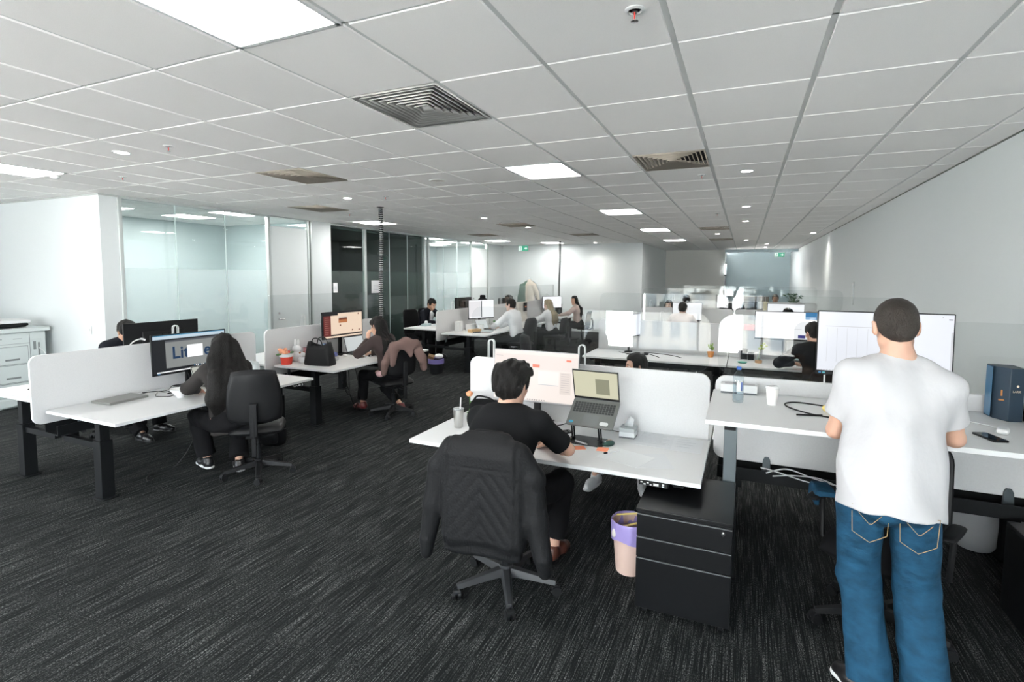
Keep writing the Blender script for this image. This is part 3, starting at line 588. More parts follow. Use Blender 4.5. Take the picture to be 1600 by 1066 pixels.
def person(label, loc, rz, J, skin=None, vox=.012, top=None, bottom=None, hair=None, shoes=None, face=True, s=1., fem=False, group=None, sleeve='long', extra=None, seed=1, build_w=1.):
    """J: pelvis, neck (base of the neck), head (offset from neck), look (yaw,pitch,roll), ty torso yaw, hL/hR wrist targets, pL/pR elbow poles, fL/fR ankle targets, kL/kR knee poles"""
    skin = skin or SKIN_L
    t = thing('person', label, 'person', loc, rz, group); g = lambda k, d=None: J.get(k, d)
    P = A(*g('pelvis', (0, 0, .95))); N = A(*g('neck', (0, 0, 1.47))); up = nrm(N-P); ty = g('ty', 0.); py = g('py', 0.)
    rp = A(math.cos(py), math.sin(py), 0); r = A(math.cos(ty), math.sin(ty), 0); r = nrm(r-up*(r@up)); lt = g('tilt', 0.); r = nrm(r+up*lt); f = nrm(np.cross(up, r)); fp = nrm(np.cross(A(0, 0, 1), rp)); bw = build_w
    M = P*.5+N*.5+f*g('arch', .0)-f*g('slump', .0); C = P*.28+N*.72-f*g('slump', 0.)*.8; C2 = P*.08+N*.92
    sw = (.150 if fem else .172)*s*g('sw', bw); sd_ = g('shd', .055); SL, SR = N-r*sw-up*sd_*s+f*g('shf', 0.), N+r*sw-up*sd_*s+f*g('shf', 0.); SL = SL+up*g('shL', 0.); SR = SR+up*g('shR', 0.)
    hw = g('hw', .092)*s; HL, HR = P-rp*hw, P+rp*hw; ua, fa = .285*s, .255*s
    EL, WL = ik(SL, g('hL', SL+A(-.05, .0, -.53)), ua, fa, g('pL', (-.6, -1, -.3))); ER, WR = ik(SR, g('hR', SR+A(.05, .0, -.53)), ua, fa, g('pR', (.6, -1, -.3)))
    th, sh = .435*s, .42*s
    KL, AL = ik(HL, g('fL', HL+A(0, .0, -.87)), th, sh, g('kL', (-.1, 1, 0))); KR, AR = ik(HR, g('fR', HR+A(0, 0, -.87)), th, sh, g('kR', (.1, 1, 0)))
    tL, tR = nrm(g('tL', (-.15, 1, 0))), nrm(g('tR', (.15, 1, 0)))
    lk = g('look', (0, 0, 0)); HRm = eul(*lk); hc = N+A(*g('head', (0, .03, .16)))*s; hs = s*g('hs', 1.)
    J.update(dict(_EL=EL, _ER=ER, _WL=WL, _WR=WR, _KL=KL, _KR=KR, _AL=AL, _AR=AR, _SL=SL, _SR=SR, _hc=hc, _R=HRm, _N=N, _P=P, _up=up, _f=f, _r=r, _M=M, _C=C))
    for k_ in 'LR':
        if g('e'+k_) is not None:
            if k_ == 'L': EL, WL = A(*g('eL')), A(*g('hL'))
            else: ER, WR = A(*g('eR')), A(*g('hR'))
    J.update(dict(_EL=EL, _ER=ER, _WL=WL, _WR=WR))
    # ---- the body, one continuous surface
    B = Sdf(); FL = (f, 1.45)
    B.cone(P, M, .125*s, .112*s*bw, .05, flat=FL); B.cone(M, C, .112*s*bw, .135*s*bw, .05, flat=FL); B.cone(C-r*.05*s, C+r*.05*s, .115*s*bw, None, .05, flat=(f, 1.35)); B.cone(SL, SR, .050*s, None, .05); B.ell(P-fp*.03, A(.150, .105, .10)*s, np.stack([rp, fp, A(0, 0, 1)], 1), .04)
    nb = hc+HRm@A(0, -.028, -.05)*s; B.cone(N-up*.04*s, nb, .058*s if not fem else .048*s, .052*s if not fem else .044*s, .03); B.cone(SL*.45+N*.55-up*.0, N+(nb-N)*.45, .040*s, .036*s, .04); B.cone(SR*.45+N*.55, N+(nb-N)*.45, .040*s, .036*s, .04)
    for S_, E_, W_ in ((SL, EL, WL), (SR, ER, WR)):
        B.cone(S_, S_*.5+E_*.5, .050*s, .044*s, .03); B.cone(S_*.5+E_*.5, E_, .044*s, .037*s, .02); d = W_-E_; B.cone(E_, E_+d*.3, .037*s, .042*s, .02); B.cone(E_+d*.3, W_, .042*s, .025*s, .02)
    for w_, e_, k_, sd in ((WL, EL, 'L', 1), (WR, ER, 'R', -1)):
        dd = g('d'+k_, None); dd = nrm(w_-e_) if dd is None else nrm(dd); hand(B, w_, dd, g('b'+k_, (0, 0, 1)), g('t'+k_+'h', r*sd), g('c'+k_, .6), s)
    for H_, K_, A_, tt in ((HL, KL, AL, tL), (HR, KR, AR, tR)):
        B.cone(H_, K_, .082*s, .054*s, .05); d = A_-K_; B.cone(K_, K_+d*.3, .053*s, .056*s, .03); B.cone(K_+d*.3, A_, .056*s, .034*s, .03); B.cone(A_-tt*.02-A(0, 0, .035), A_+tt*.13-A(0, 0, .055), .032, .022, .03)
    head(B, hc, HRm, hs, fem); sobj('body', B, vox, skin, t, smooth=1)
    if face: face_parts(t, hc, HRm, hs, hair[1] if hair else HAIRB, LIP)
    # ---- top
    if top:
        m, kind = top[0], top[1]; o_ = top[2] if len(top) > 2 else .014; T = Sdf(); hem = g('hem', None)
        PB_ = P-up*.02 if kind != 'long' else P-A(0, 0, .10)
        if hem is not None: PB_ = A(P[0], P[1], hem)+(f*0)
        T.cone(PB_-f*g('hemo', 0.), P*.75+N*.25-f*g('hemo', 0.)*.5, (g('hemr', .150)*s*bw+o_), g('hemr', .135)*.93*s*bw+o_, .05, flat=(f, g('hemf', 1.35)), cut=(True, False)); T.cone(P*.8+N*.2-f*g('hemo', 0.)*.5, C, g('waistr', .130)*s*bw+o_, .140*s*bw+o_, .08, flat=(f, 1.25 if 'waistr' in J else 1.38)); T.cone(C-r*.06*s, C+r*.06*s, .118*s*bw+o_, None, .05, flat=(f, 1.3)); T.cone(SL, SR, .052*s+o_, None, .05); T.cone(C2-r*.08, C2+r*.08, .06*s+o_, None, .05)
        T.cone(SL*.50+N*.50, N+(nb-N)*.18, .036*s+o_, .040*s+o_*.5, .03); T.cone(SR*.5+N*.5, N+(nb-N)*.18, .036*s+o_, .040*s+o_*.5, .03); T.cone(N-up*.06, N+(nb-N)*.12, .062*s+o_*.6, .058*s+o_*.4, .03, cut=(False, True))
        for S_, E_, W_ in ((SL, EL, WL), (SR, ER, WR)):
            if sleeve == 'short': e = S_+(E_-S_)*g('slv', .80); T.cone(S_, e, .047*s+o_, .051*s+o_, .04, cut=(False, True))
            elif sleeve == 'none': pass
            else: T.cone(S_, E_, .052*s+o_, .042*s+o_, .04); T.cone(E_, E_+(W_-E_)*.97, .043*s+o_, .028*s+o_*.8, .02, cut=(False, True))
        if kind == 'collar': 
            T.cone(N-up*.02, N+(nb-N)*.45, .062*s, .058*s, .01, cut=(False, True))
        # open the neck
        T.cone(N-up*.0+f*.015, N+(nb-N)*.9+f*.03, .047*s, .060*s, .006, sub=True) if kind not in ('collar', 'turtle') else None
        am = top[3] if len(top) > 3 else .004
        tp = sobj(top[4] if len(top) > 4 else 't_shirt', T, vox*.9, m, t, folds(seed, am), am*2.5)
    if bottom:
        m, o_ = bottom[0], bottom[1]; T = Sdf(); wide = bottom[2] if len(bottom) > 2 else .075; fl = bottom[3] if len(bottom) > 3 else wide
        T.ell(P-fp*.035, A(g('hipr', .156), .126, .120)*s+o_, np.stack([rp, fp, A(0, 0, 1)], 1), .04); T.cone(P+up*.02-fp*.01, P+up*.11-fp*.005, .138*s+o_, .128*s+o_, .03, flat=(f, 1.25), cut=(False, True))
        for H_, K_, A_ in ((HL, KL, AL), (HR, KR, AR)): T.cone(H_-A(0, 0, .02), K_, g('thr', .088)*s+o_, wide*s, .03); T.cone(K_, K_+(A_-K_)*bottom[5] if len(bottom) > 5 else A_, wide*s, fl*s, .02, cut=(False, True))
        sobj(bottom[4] if len(bottom) > 4 else 'trousers', T, vox*.95, m, t, folds(seed+3, .0045, 26, (1, 1, .8)), .012)
    if shoes:
        for nm_, A_, tt, sd in (('L', AL, tL, -1), ('R', AR, tR, 1)):
            z0 = A_[2]-.085; b_ = A(A_[0], A_[1], 0)+A(0, 0, z0); x_ = nrm(np.cross(tt, A(0, 0, 1)))
            S_ = Sdf(); S_.cone(b_-tt*.045+A(0, 0, .045), b_+tt*.10+A(0, 0, .038), .040, .040, .03, flat=(x_, 1.0)); S_.cone(b_+tt*.10+A(0, 0, .036), b_+tt*.165+A(0, 0, .030), .042, .034, .03); S_.cone(b_+A(0, 0, .05)-tt*.02, b_+A(0, 0, .105)-tt*.015, .042, .044, .03, cut=(False, True))
            S_.box(b_+tt*.05-A(0, 0, .05), (.2, .2, .0585), None, 0., .004, True)
            sh_ = sobj('shoe', S_, .009 if vox > .009 else .007, shoes[0], t, smooth=1)
            So = Sdf(); So.cone(b_-tt*.045+A(0, 0, .012), b_+tt*.03+A(0, 0, .012), .043, .041, .02); So.cone(b_+tt*.03+A(0, 0, .012), b_+tt*.165+A(0, 0, .012), .045, .040, .02); So.box(b_+tt*.05+A(0, 0, .074), (.2, .2, .05), None, 0., .003, True); So.box(b_+tt*.05-A(0, 0, .05), (.2, .2, .051), None, 0., .003, True)
            sobj('sole', So, .009 if vox > .009 else .007, shoes[1], sh_, smooth=1)
    if hair:
        kind, hm = hair[0], hair[1]; H = Sdf(); s0_ = s; s = hs; Q = lambda x, y, z: hc+HRm@(A(x, y, z)*s); th_ = {'crew': .008, 'short': .014, 'fluffy': .027, 'long': .015, 'bald': .004}[kind]
        H.ell(Q(0, -.012, .036), A(.076+th_, .097+th_, .088+th_)*s, HRm, .03)
        if kind in ('short', 'fluffy', 'crew'):
            H.ell(Q(0, -.050, -.012), A(.064+th_*.6, .052+th_*.7, .062)*s, HRm, .03); H.ell(Q(0, -.060, -.048), A(.046, .034+th_*.4, .030)*s, HRm, .02)
            if kind == 'fluffy': H.ell(Q(0, .03, .085), A(.075, .07, .05)*s, HRm, .03); H.ell(Q(.0, -.06, .05), A(.08, .06, .07)*s, HRm, .03)
            H.box(Q(0, .115, -.03), A(.12, .055, .085)*s, HRm, .012, .02, True)
            for q in (-1, 1): H.ell(Q(q*.098, -.004, -.018), A(.026, .026, .042)*s, HRm, .008, True)
            H.box(Q(0, .045, -.10), A(.12, .045, .075)*s, HRm, .01, .015, True)
            am = {'crew': .0012, 'short': .004, 'fluffy': .007}[kind]
            dz = noise3(seed, 160 if kind == 'crew' else 125, 18, (1, 1, .45))
        else:
            H.ell(Q(0, -.055, -.03), A(.078, .055, .09)*s, HRm, .04); H.box(Q(0, .12, -.05), A(.058, .060, .098)*s, HRm, .02, .02, True); H.ell(Q(0, .10, -.03), A(.072, .055, .085)*s, HRm, .015, True)
            for st in J.get('hairflow', []): H.chain([A(*p) for p in st[0]], st[1], .035, flat=st[2] if len(st) > 2 else None)
            am = .006; dz = noise3(seed, 110, 14, (1, 1, .12))
        sobj('hair', H, vox*(.72 if vox < .009 else .9), hm, t, lambda P_: am*dz(P_), am*3)
    if extra: extra(t, J)
    return t, J
# ================================================================ desks, screens, chairs, machines
def desk(label, loc, rz, W=2.0, D=.88, z=.72, group=None, ctrl=None, legx=None):
    """origin on the floor under the middle of the user's edge, +y towards the screen"""
    t = thing('standing_desk', label, 'desk', loc, rz, group)
    MB().bx(-W/2, W/2, 0, D, z-.027, z).build('desktop', DESKW, t, bevel=.003)
    zl = min(.50, z-.2); zm = z-.03
    for s in ((-1, 1) if legx is None else legx):
        x = s*(W/2-.13) if abs(s) == 1 else s
        m = MB().bx(x-.05, x+.05, .37, .47, .012, zl); m.bx(x-.06, x+.06, .34, .50, 0, .012)
        l = m.build('leg', BLK, t, bevel=.004)
        MB().bx(x-.038, x+.038, .385, .455, zl, zm-.03).build('leg_sleeve', GREYM if z > .9 else BLK, l, bevel=.003)
        MB().bx(x-.03, x+.03, .05, D-.12, zm-.03, zm).build('top_bracket', BLK, t)
        MB().bx(x-.025, x+.025, .47, D-.03, .425, .475).build('bench_arm', BLK, t)
    MB().bx(-W/2+.12, W/2-.12, .39, .45, zm-.045, zm-.005).build('crossbar', BLK, t)
    if ctrl is not None:
        c = MB().bx(ctrl-.085, ctrl+.085, .006, .07, zm-.032, zm-.002).build('height_control', BLKP, t, bevel=.006)
        b = MB()
        for i in range(4): b.bx(ctrl-.075+.018*i, ctrl-.063+.018*i, .0035, .006, zm-.014+(-.010 if i % 2 else 0), zm-.007+(-.010 if i % 2 else 0))
        b.bx(ctrl+.0, ctrl+.03, .0035, .006, zm-.024, zm-.010).bx(ctrl+.05, ctrl+.062, .0035, .006, zm-.014, zm-.007).bx(ctrl+.05, ctrl+.062, .0035, .006, zm-.026, zm-.019).build('buttons', PLW, c)
    return t
def screen(label, loc, rz, W, z0=.60, z1=1.20, acr=True, brk=(), group='felt desk screens', acr_z=1.635, r=.07):
    """felt-covered divider along local x at local y=0, with a clear acrylic sheet above it"""
    t = thing('desk_screen', label, 'desk screen', loc, rz, group)
    MB().prism(rrect(W, z1-z0, r, 6, cy=(z0+z1)/2), .024).build('felt_panel', FELT, t, bevel=.003)
    for sx in (-W/2+.35, W/2-.35): MB().prism([(-.03, -.06), (.03, -.06), (.022, .05), (.012, .07), (-.012, .07), (-.022, .05)], .02, (sx, -.022, z0-.02)).build('screen_foot', GREYM, t, bevel=.002)
    if acr:
        MB().prism(rrect(W-.02, acr_z-z1-.006, .10, 6, (1, 1, 1, 1), cy=(z1+acr_z)/2+.003), .006).build('clear_panel', ACRYL, t)
    if True:
        for bxx in brk:
            m = MB()
            for sy in (-.012, .012):
                pts = [(bxx-.026, sy, z1), (bxx-.026, sy, z1+.13)]+[(bxx-.026*math.cos(a), sy, z1+.13+.026*math.sin(a)) for a in [PI*i/6 for i in range(1, 6)]]+[(bxx+.026, sy, z1+.13), (bxx+.026, sy, z1)]
                m.tube(pts, .0045, 6)
            m.build('panel_clip', PLW, t)
    return t
def frame(label, loc, rz, W, D=.45, z=.52):
    t = thing('cable_tray', label, 'cable tray', loc, rz, 'black cable trays under the benches')
    m = MB().bx(-W/2, W/2, -.10, -.09, z-.02, z+.055).bx(-W/2, W/2, .09, .10, z-.02, z+.055).bx(-W/2, W/2, -.10, .10, z-.032, z-.02)
    m.build('tray', BLK, t)
    for x in (-W/2+.13, W/2-.13): MB().bx(x-.03, x+.03, -.10, .10, z-.085, z-.034).build('bench_arm', BLK, t, bevel=.003)
    return t
def caster(parent, x, y, a):
    m = MB(); d = Vector((math.cos(a), math.sin(a), 0)); n = Vector((-d.y, d.x, 0)); c = Vector((x, y, .028))
    for s in (-1, 1): m.cyl(c+n*s*.008, c+n*s*.026, .028, n=18)
    m.cyl((x, y, .03), (x, y, .075), .009, n=8); m.cyl(c+n*-.02+V(0, 0, .014), c+n*.02+V(0, 0, .014), .024, n=14)
    o = m.build('caster', BLKP, parent); return o
def star_base(t, R=.31, rot=.3, mt=BLKP, hub=True):
    m = MB()
    for k in range(5):
        a = rot+2*PI*k/5; d = Vector((math.cos(a), math.sin(a), 0)); n = Vector((-d.y, d.x, 0))
        s0, s1 = d*.03, d*R
        vs = []
        for p, w, zt, zb in ((s0, .034, .135, .085), (d*R*.55, .026, .112, .075), (s1, .019, .088, .06)):
            vs += [p-n*w+V(0, 0, zb), p+n*w+V(0, 0, zb), p+n*w*.6+V(0, 0, zt), p-n*w*.6+V(0, 0, zt)]
        m.add(vs, [(i*4+q, i*4+(q+1) % 4, (i+1)*4+(q+1) % 4, (i+1)*4+q) for i in range(2) for q in range(4)]+[(3, 2, 1, 0), (8, 9, 10, 11)])
        caster(t, s1.x, s1.y, a+.9*(k % 2)+.3)
    m.cyl((0, 0, .07), (0, 0, .15), .042); m.build('star_base', mt, t, bevel=.003)
def chair(label, loc, rz, style='pad', seat_z=.46, arms=False, group='black office chairs', back_z=None, back_h=.50, rot=.3, base_mt=None, name='office_chair', back_w=.46):
    """faces local +y; origin under the seat"""
    t = thing(name, label, 'chair', loc, rz, group)
    star_base(t, rot=rot, mt=base_mt or BLKP)
    MB().cyl((0, 0, .14), (0, 0, .29), .026).cyl((0, 0, .29), (0, 0, seat_z-.06), .014).build('gas_lift', BLK, t)
    MB().bx(-.09, .09, -.16, .10, seat_z-.085, seat_z-.05).cyl((.05, .02, seat_z-.065), (.26, .04, seat_z-.075), .006, n=8).cyl((-.05, .02, seat_z-.065), (-.24, .0, seat_z-.075), .006, n=8).build('mechanism', BLK, t, bevel=.006)
    MB().pillow(.49, .47, .10, (0, .02, seat_z-.005), (1, 0, 0), (0, 1, 0), benx=-.015, p=6).build('seat', BLKL if style == 'pad' else BLKF, t)
    z0 = seat_z+.12 if back_z is None else back_z
    tl = .10; ay = Vector((0, -math.sin(tl), math.cos(tl)))
    o = Vector((0, -.25, z0+back_h/2))
    if style == 'pad':
        MB().pillow(back_w, back_h, .085, o, (1, 0, 0), ay, bend=-.05, benx=.0, p=6, taper=.10).build('backrest', BLKL, t)
        MB().pillow(back_w-.03, back_h-.05, .03, o+Vector((0, -.04, 0)), (1, 0, 0), ay, bend=-.05, p=8, taper=.10).build('back_shell', BLKP, t)
        MB().tube(spline([(0, -.12, seat_z-.065), (0, -.30, seat_z-.06), (0, -.335, seat_z+.02), (0, -.325, z0+.2)], 6), .02, 8).bx(-.03, .03, -.35, -.31, seat_z-.02, z0+.22).build('back_bar', BLKP, t, bevel=.006)
        MB().bx(-.02, .02, -.35, -.315, seat_z-.2, seat_z-.03).build('adjuster', BLKP, t, bevel=.006)
    else:
        fr_ = [Vector((p[0]*(1-.10*p[1]/back_h), -.25-.05*0-(p[1])*math.sin(tl)-.0, z0+back_h/2+p[1])) for p in rrect(back_w, back_h, .09, 6)]
        fr_ = [Vector((p.x, p.y+.05*(p.x/(back_w/2))**2, p.z)) for p in fr_]
        m = MB(); m.tube(fr_, .014, 8, closed=True); m.build('back_frame', BLKP, t)
        MB().pillow(back_w-.01, back_h-.01, .008, o, (1, 0, 0), ay, bend=-.05, p=12, sq=.3, taper=.10).build('backrest', MESH, t)
        MB().tube(spline([(0, -.12, seat_z-.065), (0, -.30, seat_z-.05), (0, -.33, z0+.1), (0, -.29, z0+back_h*.55)], 6), .022, 8).build('back_bar', BLKP, t)
        rb = MB()
        for i in range(7): rb.bx(-.075, .075, -.345, -.325, seat_z-.07+i*.018, seat_z-.06+i*.018)
        rb.build('vent_ribs', BLKP, t)
    if arms:
        for s in (-1, 1):
            a = MB().tube([(s*.2, 0, seat_z-.06), (s*.29, 0, seat_z-.05), (s*.30, 0, seat_z+.19)], .014, 8).build('arm_post', BLKP, t)
            MB().pillow(.07, .25, .03, (s*.30, .03, seat_z+.205), (1, 0, 0), (0, 1, 0), p=6).build('armrest', BLKP, t)
    return t
def sheet(parent, name, x0, x1, z0, z1, y, m, th=.0006):
    return MB().bx(x0, x1, y-th, y, z0, z1).build(name, m, parent)
def monitor(label, loc, rz, w, h, zc, tilt=0., screen_m=None, stand='arm', bez=.008, t_=.02, chin=.02, back=None, group=None, base_z=0., yoff=0., name='monitor'):
    """screen faces local -y; loc on desk top. returns (thing, screen object); screen plane y = -.0 local of panel"""
    t = thing(name, label, 'monitor', loc, rz, group)
    p = MB().bx(-w/2, w/2, 0, t_, -h/2, h/2).build('housing', back or BLKP, t, bevel=.004, loc=(0, 0, zc), rot=(tilt, 0, 0))
    MB().bx(-w*.28, w*.28, t_, t_+.022, -h*.3, h*.22).build('back_bulge', back or BLKP, p, bevel=.01)
    if screen_m: s = sheet(p, 'display', -w/2+bez, w/2-bez, -h/2+chin, h/2-bez, -.0003, screen_m)
    if stand == 'arm':
        MB().bx(-.028, .028, .055, .085, .01, zc+.03).build('stand_column', BLKP, t, bevel=.005); MB().bx(-.03, .03, .02, .06, zc-.04, zc+.04).build('mount', BLKP, t)
        MB().bx(-.12, .12, -.06, .15, 0, .012).build('stand_foot', BLKP, t, bevel=.005)
    else:
        MB().cyl((0, .07, 0), (0, .07, zc), .017).bx(-.05, .05, .03, .12, 0, .02).bx(-.03, .03, .02, .07, zc-.03, zc+.03).build('stand_column', BLKP, t, bevel=.003)
    return t, p
def laptop(label, loc, rz, body, disp, ang=110, w=.32, d=.22, tilt=0., lift=0., group=None, open_=True, name='laptop', keys=True):
    """screen hinge at local +y side; user at -y"""
    t = thing(name, label, 'laptop', loc, rz, group)
    bo = MB().prism(rrect(w, d, .012, 4), .015, (0, 0, 0), (1, 0, 0), (0, 1, 0)).build('keyboard_base', body, t, bevel=.003, loc=(0, 0, .008+lift), rot=(tilt, 0, 0))
    if open_:
        if keys:
            k = MB()
            for r in range(5):
                for c in range(14): k.bx(-w*.44+c*w*.063, -w*.44+c*w*.063+w*.054, -.005+r*.019, .010+r*.019, .0075, .0095)
            k.build('keys', mat('keys', (.03, .033, .035), .5), bo)
            MB().bx(-.055, .055, -d/2+.01, -.02, .0073, .0078).build('touchpad', mat('touchpad', (.16, .17, .17), .3), bo)
        a = math.radians(ang); c, s = math.cos(PI-a), math.sin(PI-a); H = d*.98
        up = Vector((0, math.cos(PI-a), math.sin(PI-a)))
        l = MB().bx(-w/2, w/2, -.003, .003, 0, H).build('lid', body, bo, bevel=.002, loc=(0, d/2-.004, .008), rot=(-(a-PI/2), 0, 0))
        MB().bx(-w/2+.004, w/2-.004, -.0036, -.0030, .006, H-.004).build('bezel', BLKP, l)
        MB().bx(-w/2+.010, w/2-.010, -.0042, -.0036, .022, H-.012).build('display', disp, l)
    else:
        MB().prism(rrect(w, d, .012, 4), .006, (0, 0, .019), (1, 0, 0), (0, 1, 0)).build('lid', body, t, bevel=.002)
    return t
def cable(name, label, pts, r, m, cat='cable', n=8, group=None):
    o = MB().tube(spline(pts, n), r, 6).build(name, m); return tag(o, label, cat, group)

# ---- left benches (run along Y; fronts face +X, backs face -X)
LX = -5.5
for k, (y0, nm) in enumerate(((2.43, 'nearest'), (4.83, 'second'), (8.86, 'third'), (11.2, 'fourth'), (13.55, 'fifth'))):
    yc = y0+1.04
    zf = (.72, .745, .76, .74, .74)[k]; zr = (.79, .74, .81, .74, .74)[k]
    who = ('with closed grey laptop and bowl', 'with tote bag and red bucket', 'used by the man in white shirt', 'where the blonde woman works', 'where the dark-haired woman sits')[k]
    desk(f'white desk, {nm} left bench, aisle side, {who}', (LX+1.02, yc, 0), PI/2, 2.08, .98, zf, 'white desks of the left benches', ctrl=.82 if k < 2 else None)
    whr = ('behind the nearest felt screen', 'mostly hidden', 'used by the suited man', 'mostly hidden', 'mostly hidden')[k]
    desk(f'white desk, {nm} left bench, glass-office side, {whr}', (LX-(1.02 if k != 2 else .93), yc+(.12 if k == 2 else 0), 0), -PI/2, 2.08, .98 if k != 2 else .89, zr, 'white desks of the left benches')
    screen(f'pale grey felt screen down the middle of the {nm} left bench', (LX, yc, 0), PI/2, 2.24 if k < 1 else 2.28, acr=k > 0, brk=(0.14, ) if k == 0 else (-.5, .45), group='felt desk screens')
    frame(f'black cable tray under the {nm} left bench', (LX, yc, 0), PI/2, 1.98)

# ---- middle rows (run along X; users face +Y or -Y)
for k, yd in enumerate((4.0, 8.42, 12.35, 16.5)):
    nm = ('front', 'second', 'third', 'farthest')[k]
    for c, xc in enumerate((-1.18, .82)):
        side = ('left', 'right')[c]
        zz = {(0, 1): 1.10, (3, 1): .74}.get((k, c), .72)
        what = {(0, 0): 'used by the seated man in black', (0, 1): 'raised to standing height', (1, 0): 'with a black mouse and loose cables', (1, 1): 'with the green sprig in a cork pot'}.get((k, c), 'mostly hidden')
        desk(f'white desk of the {nm} middle row, {side}, {what}', (xc, yd-.91, 0), 0, 1.99, .88, zz, 'white desks of the middle rows', ctrl=.73 if (k, c) == (0, 0) else None)
        if k < 3 or c: desk(f'white desk beyond the screen of the {nm} middle row, {side} half', (xc, yd+.91, 0), PI, 1.99, .88, {(0,1): .74}.get((k, c), .72), 'white desks of the middle rows')
        screen(f'pale felt screen of the {nm} middle row, {side} half', (xc if c == 0 else xc+.015, yd, 0), 0, 1.96 if c == 0 else 2.0, acr=True, brk=(-.78, .02) if c == 0 else (-.3,), group='felt desk screens')
        frame(f'black cable tray under the {nm} middle row, {side} half', (xc, yd, 0), 0, 1.9)
# ================================================================ things on and around the desks
def popup(parent, name, x0, x1, z0, z1, m, k=1): return MB().bx(x0, x1, -.0003-.0004*(k+1), -.0003-.0004*k, z0, z1).build(name, m, parent)
SB = emi('scr_black', (.006, .008, .011), .6); SG = emi('scr_grey', (.36, .38, .37), .62); SWH = emi('scr_white', (.83, .86, .93), .86); SWH2 = emi('scr_white2', (.92, .93, .95), .95)
SBL = emi('scr_blue', (.02, .22, .5), .7); SNV = emi('scr_navy', (.006, .05, .14), .6); SCR = emi('scr_cream', (.93, .73, .56), .85); SRED = emi('scr_red', (.16, .02, .015), .8)
SPK = emi('scr_pink', (.92, .81, .76), .88); SOR = emi('scr_orange', (.95, .22, .12), .9); SLT = emi('scr_light', (.96, .86, .80), .9); SDK = emi('scr_dark', (.12, .13, .15), .6); SYL = emi('scr_yellow', (.74, .72, .52), .8)
SLG = emi('scr_lines', (.66, .67, .71), .8); SBR = emi('scr_brown', (.22, .05, .02), .7)
# monitor A with the large word on it
t, p = monitor('black monitor showing large dark blue letters, beside the long-haired woman', (-5.31, 3.645, .72), PI/2-.02, .80, .41, .365, -.03, SB, 'arm')
popup(p, 'title_bar', -.385, .385, .155, .195, emi('scr_title', (.62, .76, .86), .8)); popup(p, 'top_edge', -.385, .385, .188, .196, emi('scr_sky', (.04, .3, .55), .7), 2)
popup(p, 'status_bar', -.36, .385, -.182, -.170, SWH2); popup(p, 'page', -.265, .345, -.140, .14, SG, 1); popup(p, 'toolbar', -.265, .345, .122, .14, SDK, 2); 
for i in range(10): popup(p, 'taskbar_icon', .02+i*.02, .032+i*.02, -.152, -.142, SWH2 if i % 3 else SBL, 1)
popup(p, 'start_icon', -.355, -.33, -.195, -.184, SBL, 1)
text_obj('screen_letters', 'Lit', .175, SNV, p, (-.205, -.0020, -.050), (PI/2, 0, 0)); text_obj('screen_letters', 'es', .175, SNV, p, (.135, -.0020, -.050), (PI/2, 0, 0))
popup(p, 'dialog_box', -.045, .125, -.055, .075, emi('scr_dialog', (.95, .97, .98), 1.0), 5)
# monitor A rear
monitor('black monitor back standing above the felt screen before the leaning man', (-5.80, 3.66, .79), -PI/2, .80, .34, .425, 0, SWH, 'arm')
# monitor B
t, p = monitor('black monitor showing a cream page with a red side bar', (-5.30, 5.93, .745), PI/2-.04, .80, .385, .44, -.02, SB, 'arm', chin=.012)
popup(p, 'page', -.24, .385, -.135, .135, SCR, 1); popup(p, 'page_top', -.10, .385, .135, .165, SCR, 1); popup(p, 'side_bar', -.375, -.24, -.15, .135, SRED, 1)
popup(p, 'bottom_bar', -.36, .385, -.178, -.155, SCR, 1); popup(p, 'picture', -.09, .08, .025, .085, emi('scr_pic', (.55, .20, .07), .8), 3); popup(p, 'picture_dark', -.085, .075, .07, .095, SBR, 4); popup(p, 'picture_sky', -.09, .08, .085, .115, emi('scr_picsky', (.75, .68, .58), .8), 2)
for i in range(9): popup(p, 'menu_line', -.35, -.29+.01*(i*7 % 4), .105-i*.028, .110-i*.028, emi('scr_pinkline', (.6, .3, .26), .7), 2)
for x, z in ((.30, .13), (.31, -.11), (.17, -.105), (-.07, -.02)): popup(p, 'screen_dot', x, x+.025, z, z+.02, SBR, 2)
# mid monitor
t, p = monitor('wide monitor showing a pale pink web page before the man in black', (-1.495, 3.83, .72), .0, .72, .41, .382, -.06, SLT, 'arm', bez=.006, chin=.014, back=mat('silver_bezel', (.35, .35, .36), .4))
popup(p, 'page_header', -.352, .352, .06, .17, SPK, 0.5); popup(p, 'red_button', -.02, .04, .075, .10, SOR, 2); popup(p, 'red_badge', .26, .30, .135, .150, SOR, 2)
popup(p, 'card', .03, .20, -.055, .05, emi('scr_card', (.97, .90, .85), .92), 2); popup(p, 'card_shadow', .03, .20, -.060, -.055, SLG, 2); popup(p, 'side_list', .21, .30, -.12, .05, emi('scr_list', (.88, .78, .72), .85), 1)
for i in range(9): popup(p, 'list_line', .22, .285, .035-i*.017, .040-i*.017, emi('scr_ln', (.70, .62, .60), .8), 2)
popup(p, 'address_line', -.34, -.28, .15, .154, emi('scr_ln', (.70, .62, .60), .8), 2)
for i in range(8): popup(p, 'taskbar_icon', -.06+i*.02, -.05+i*.02, -.186, -.180, SDK, 1)
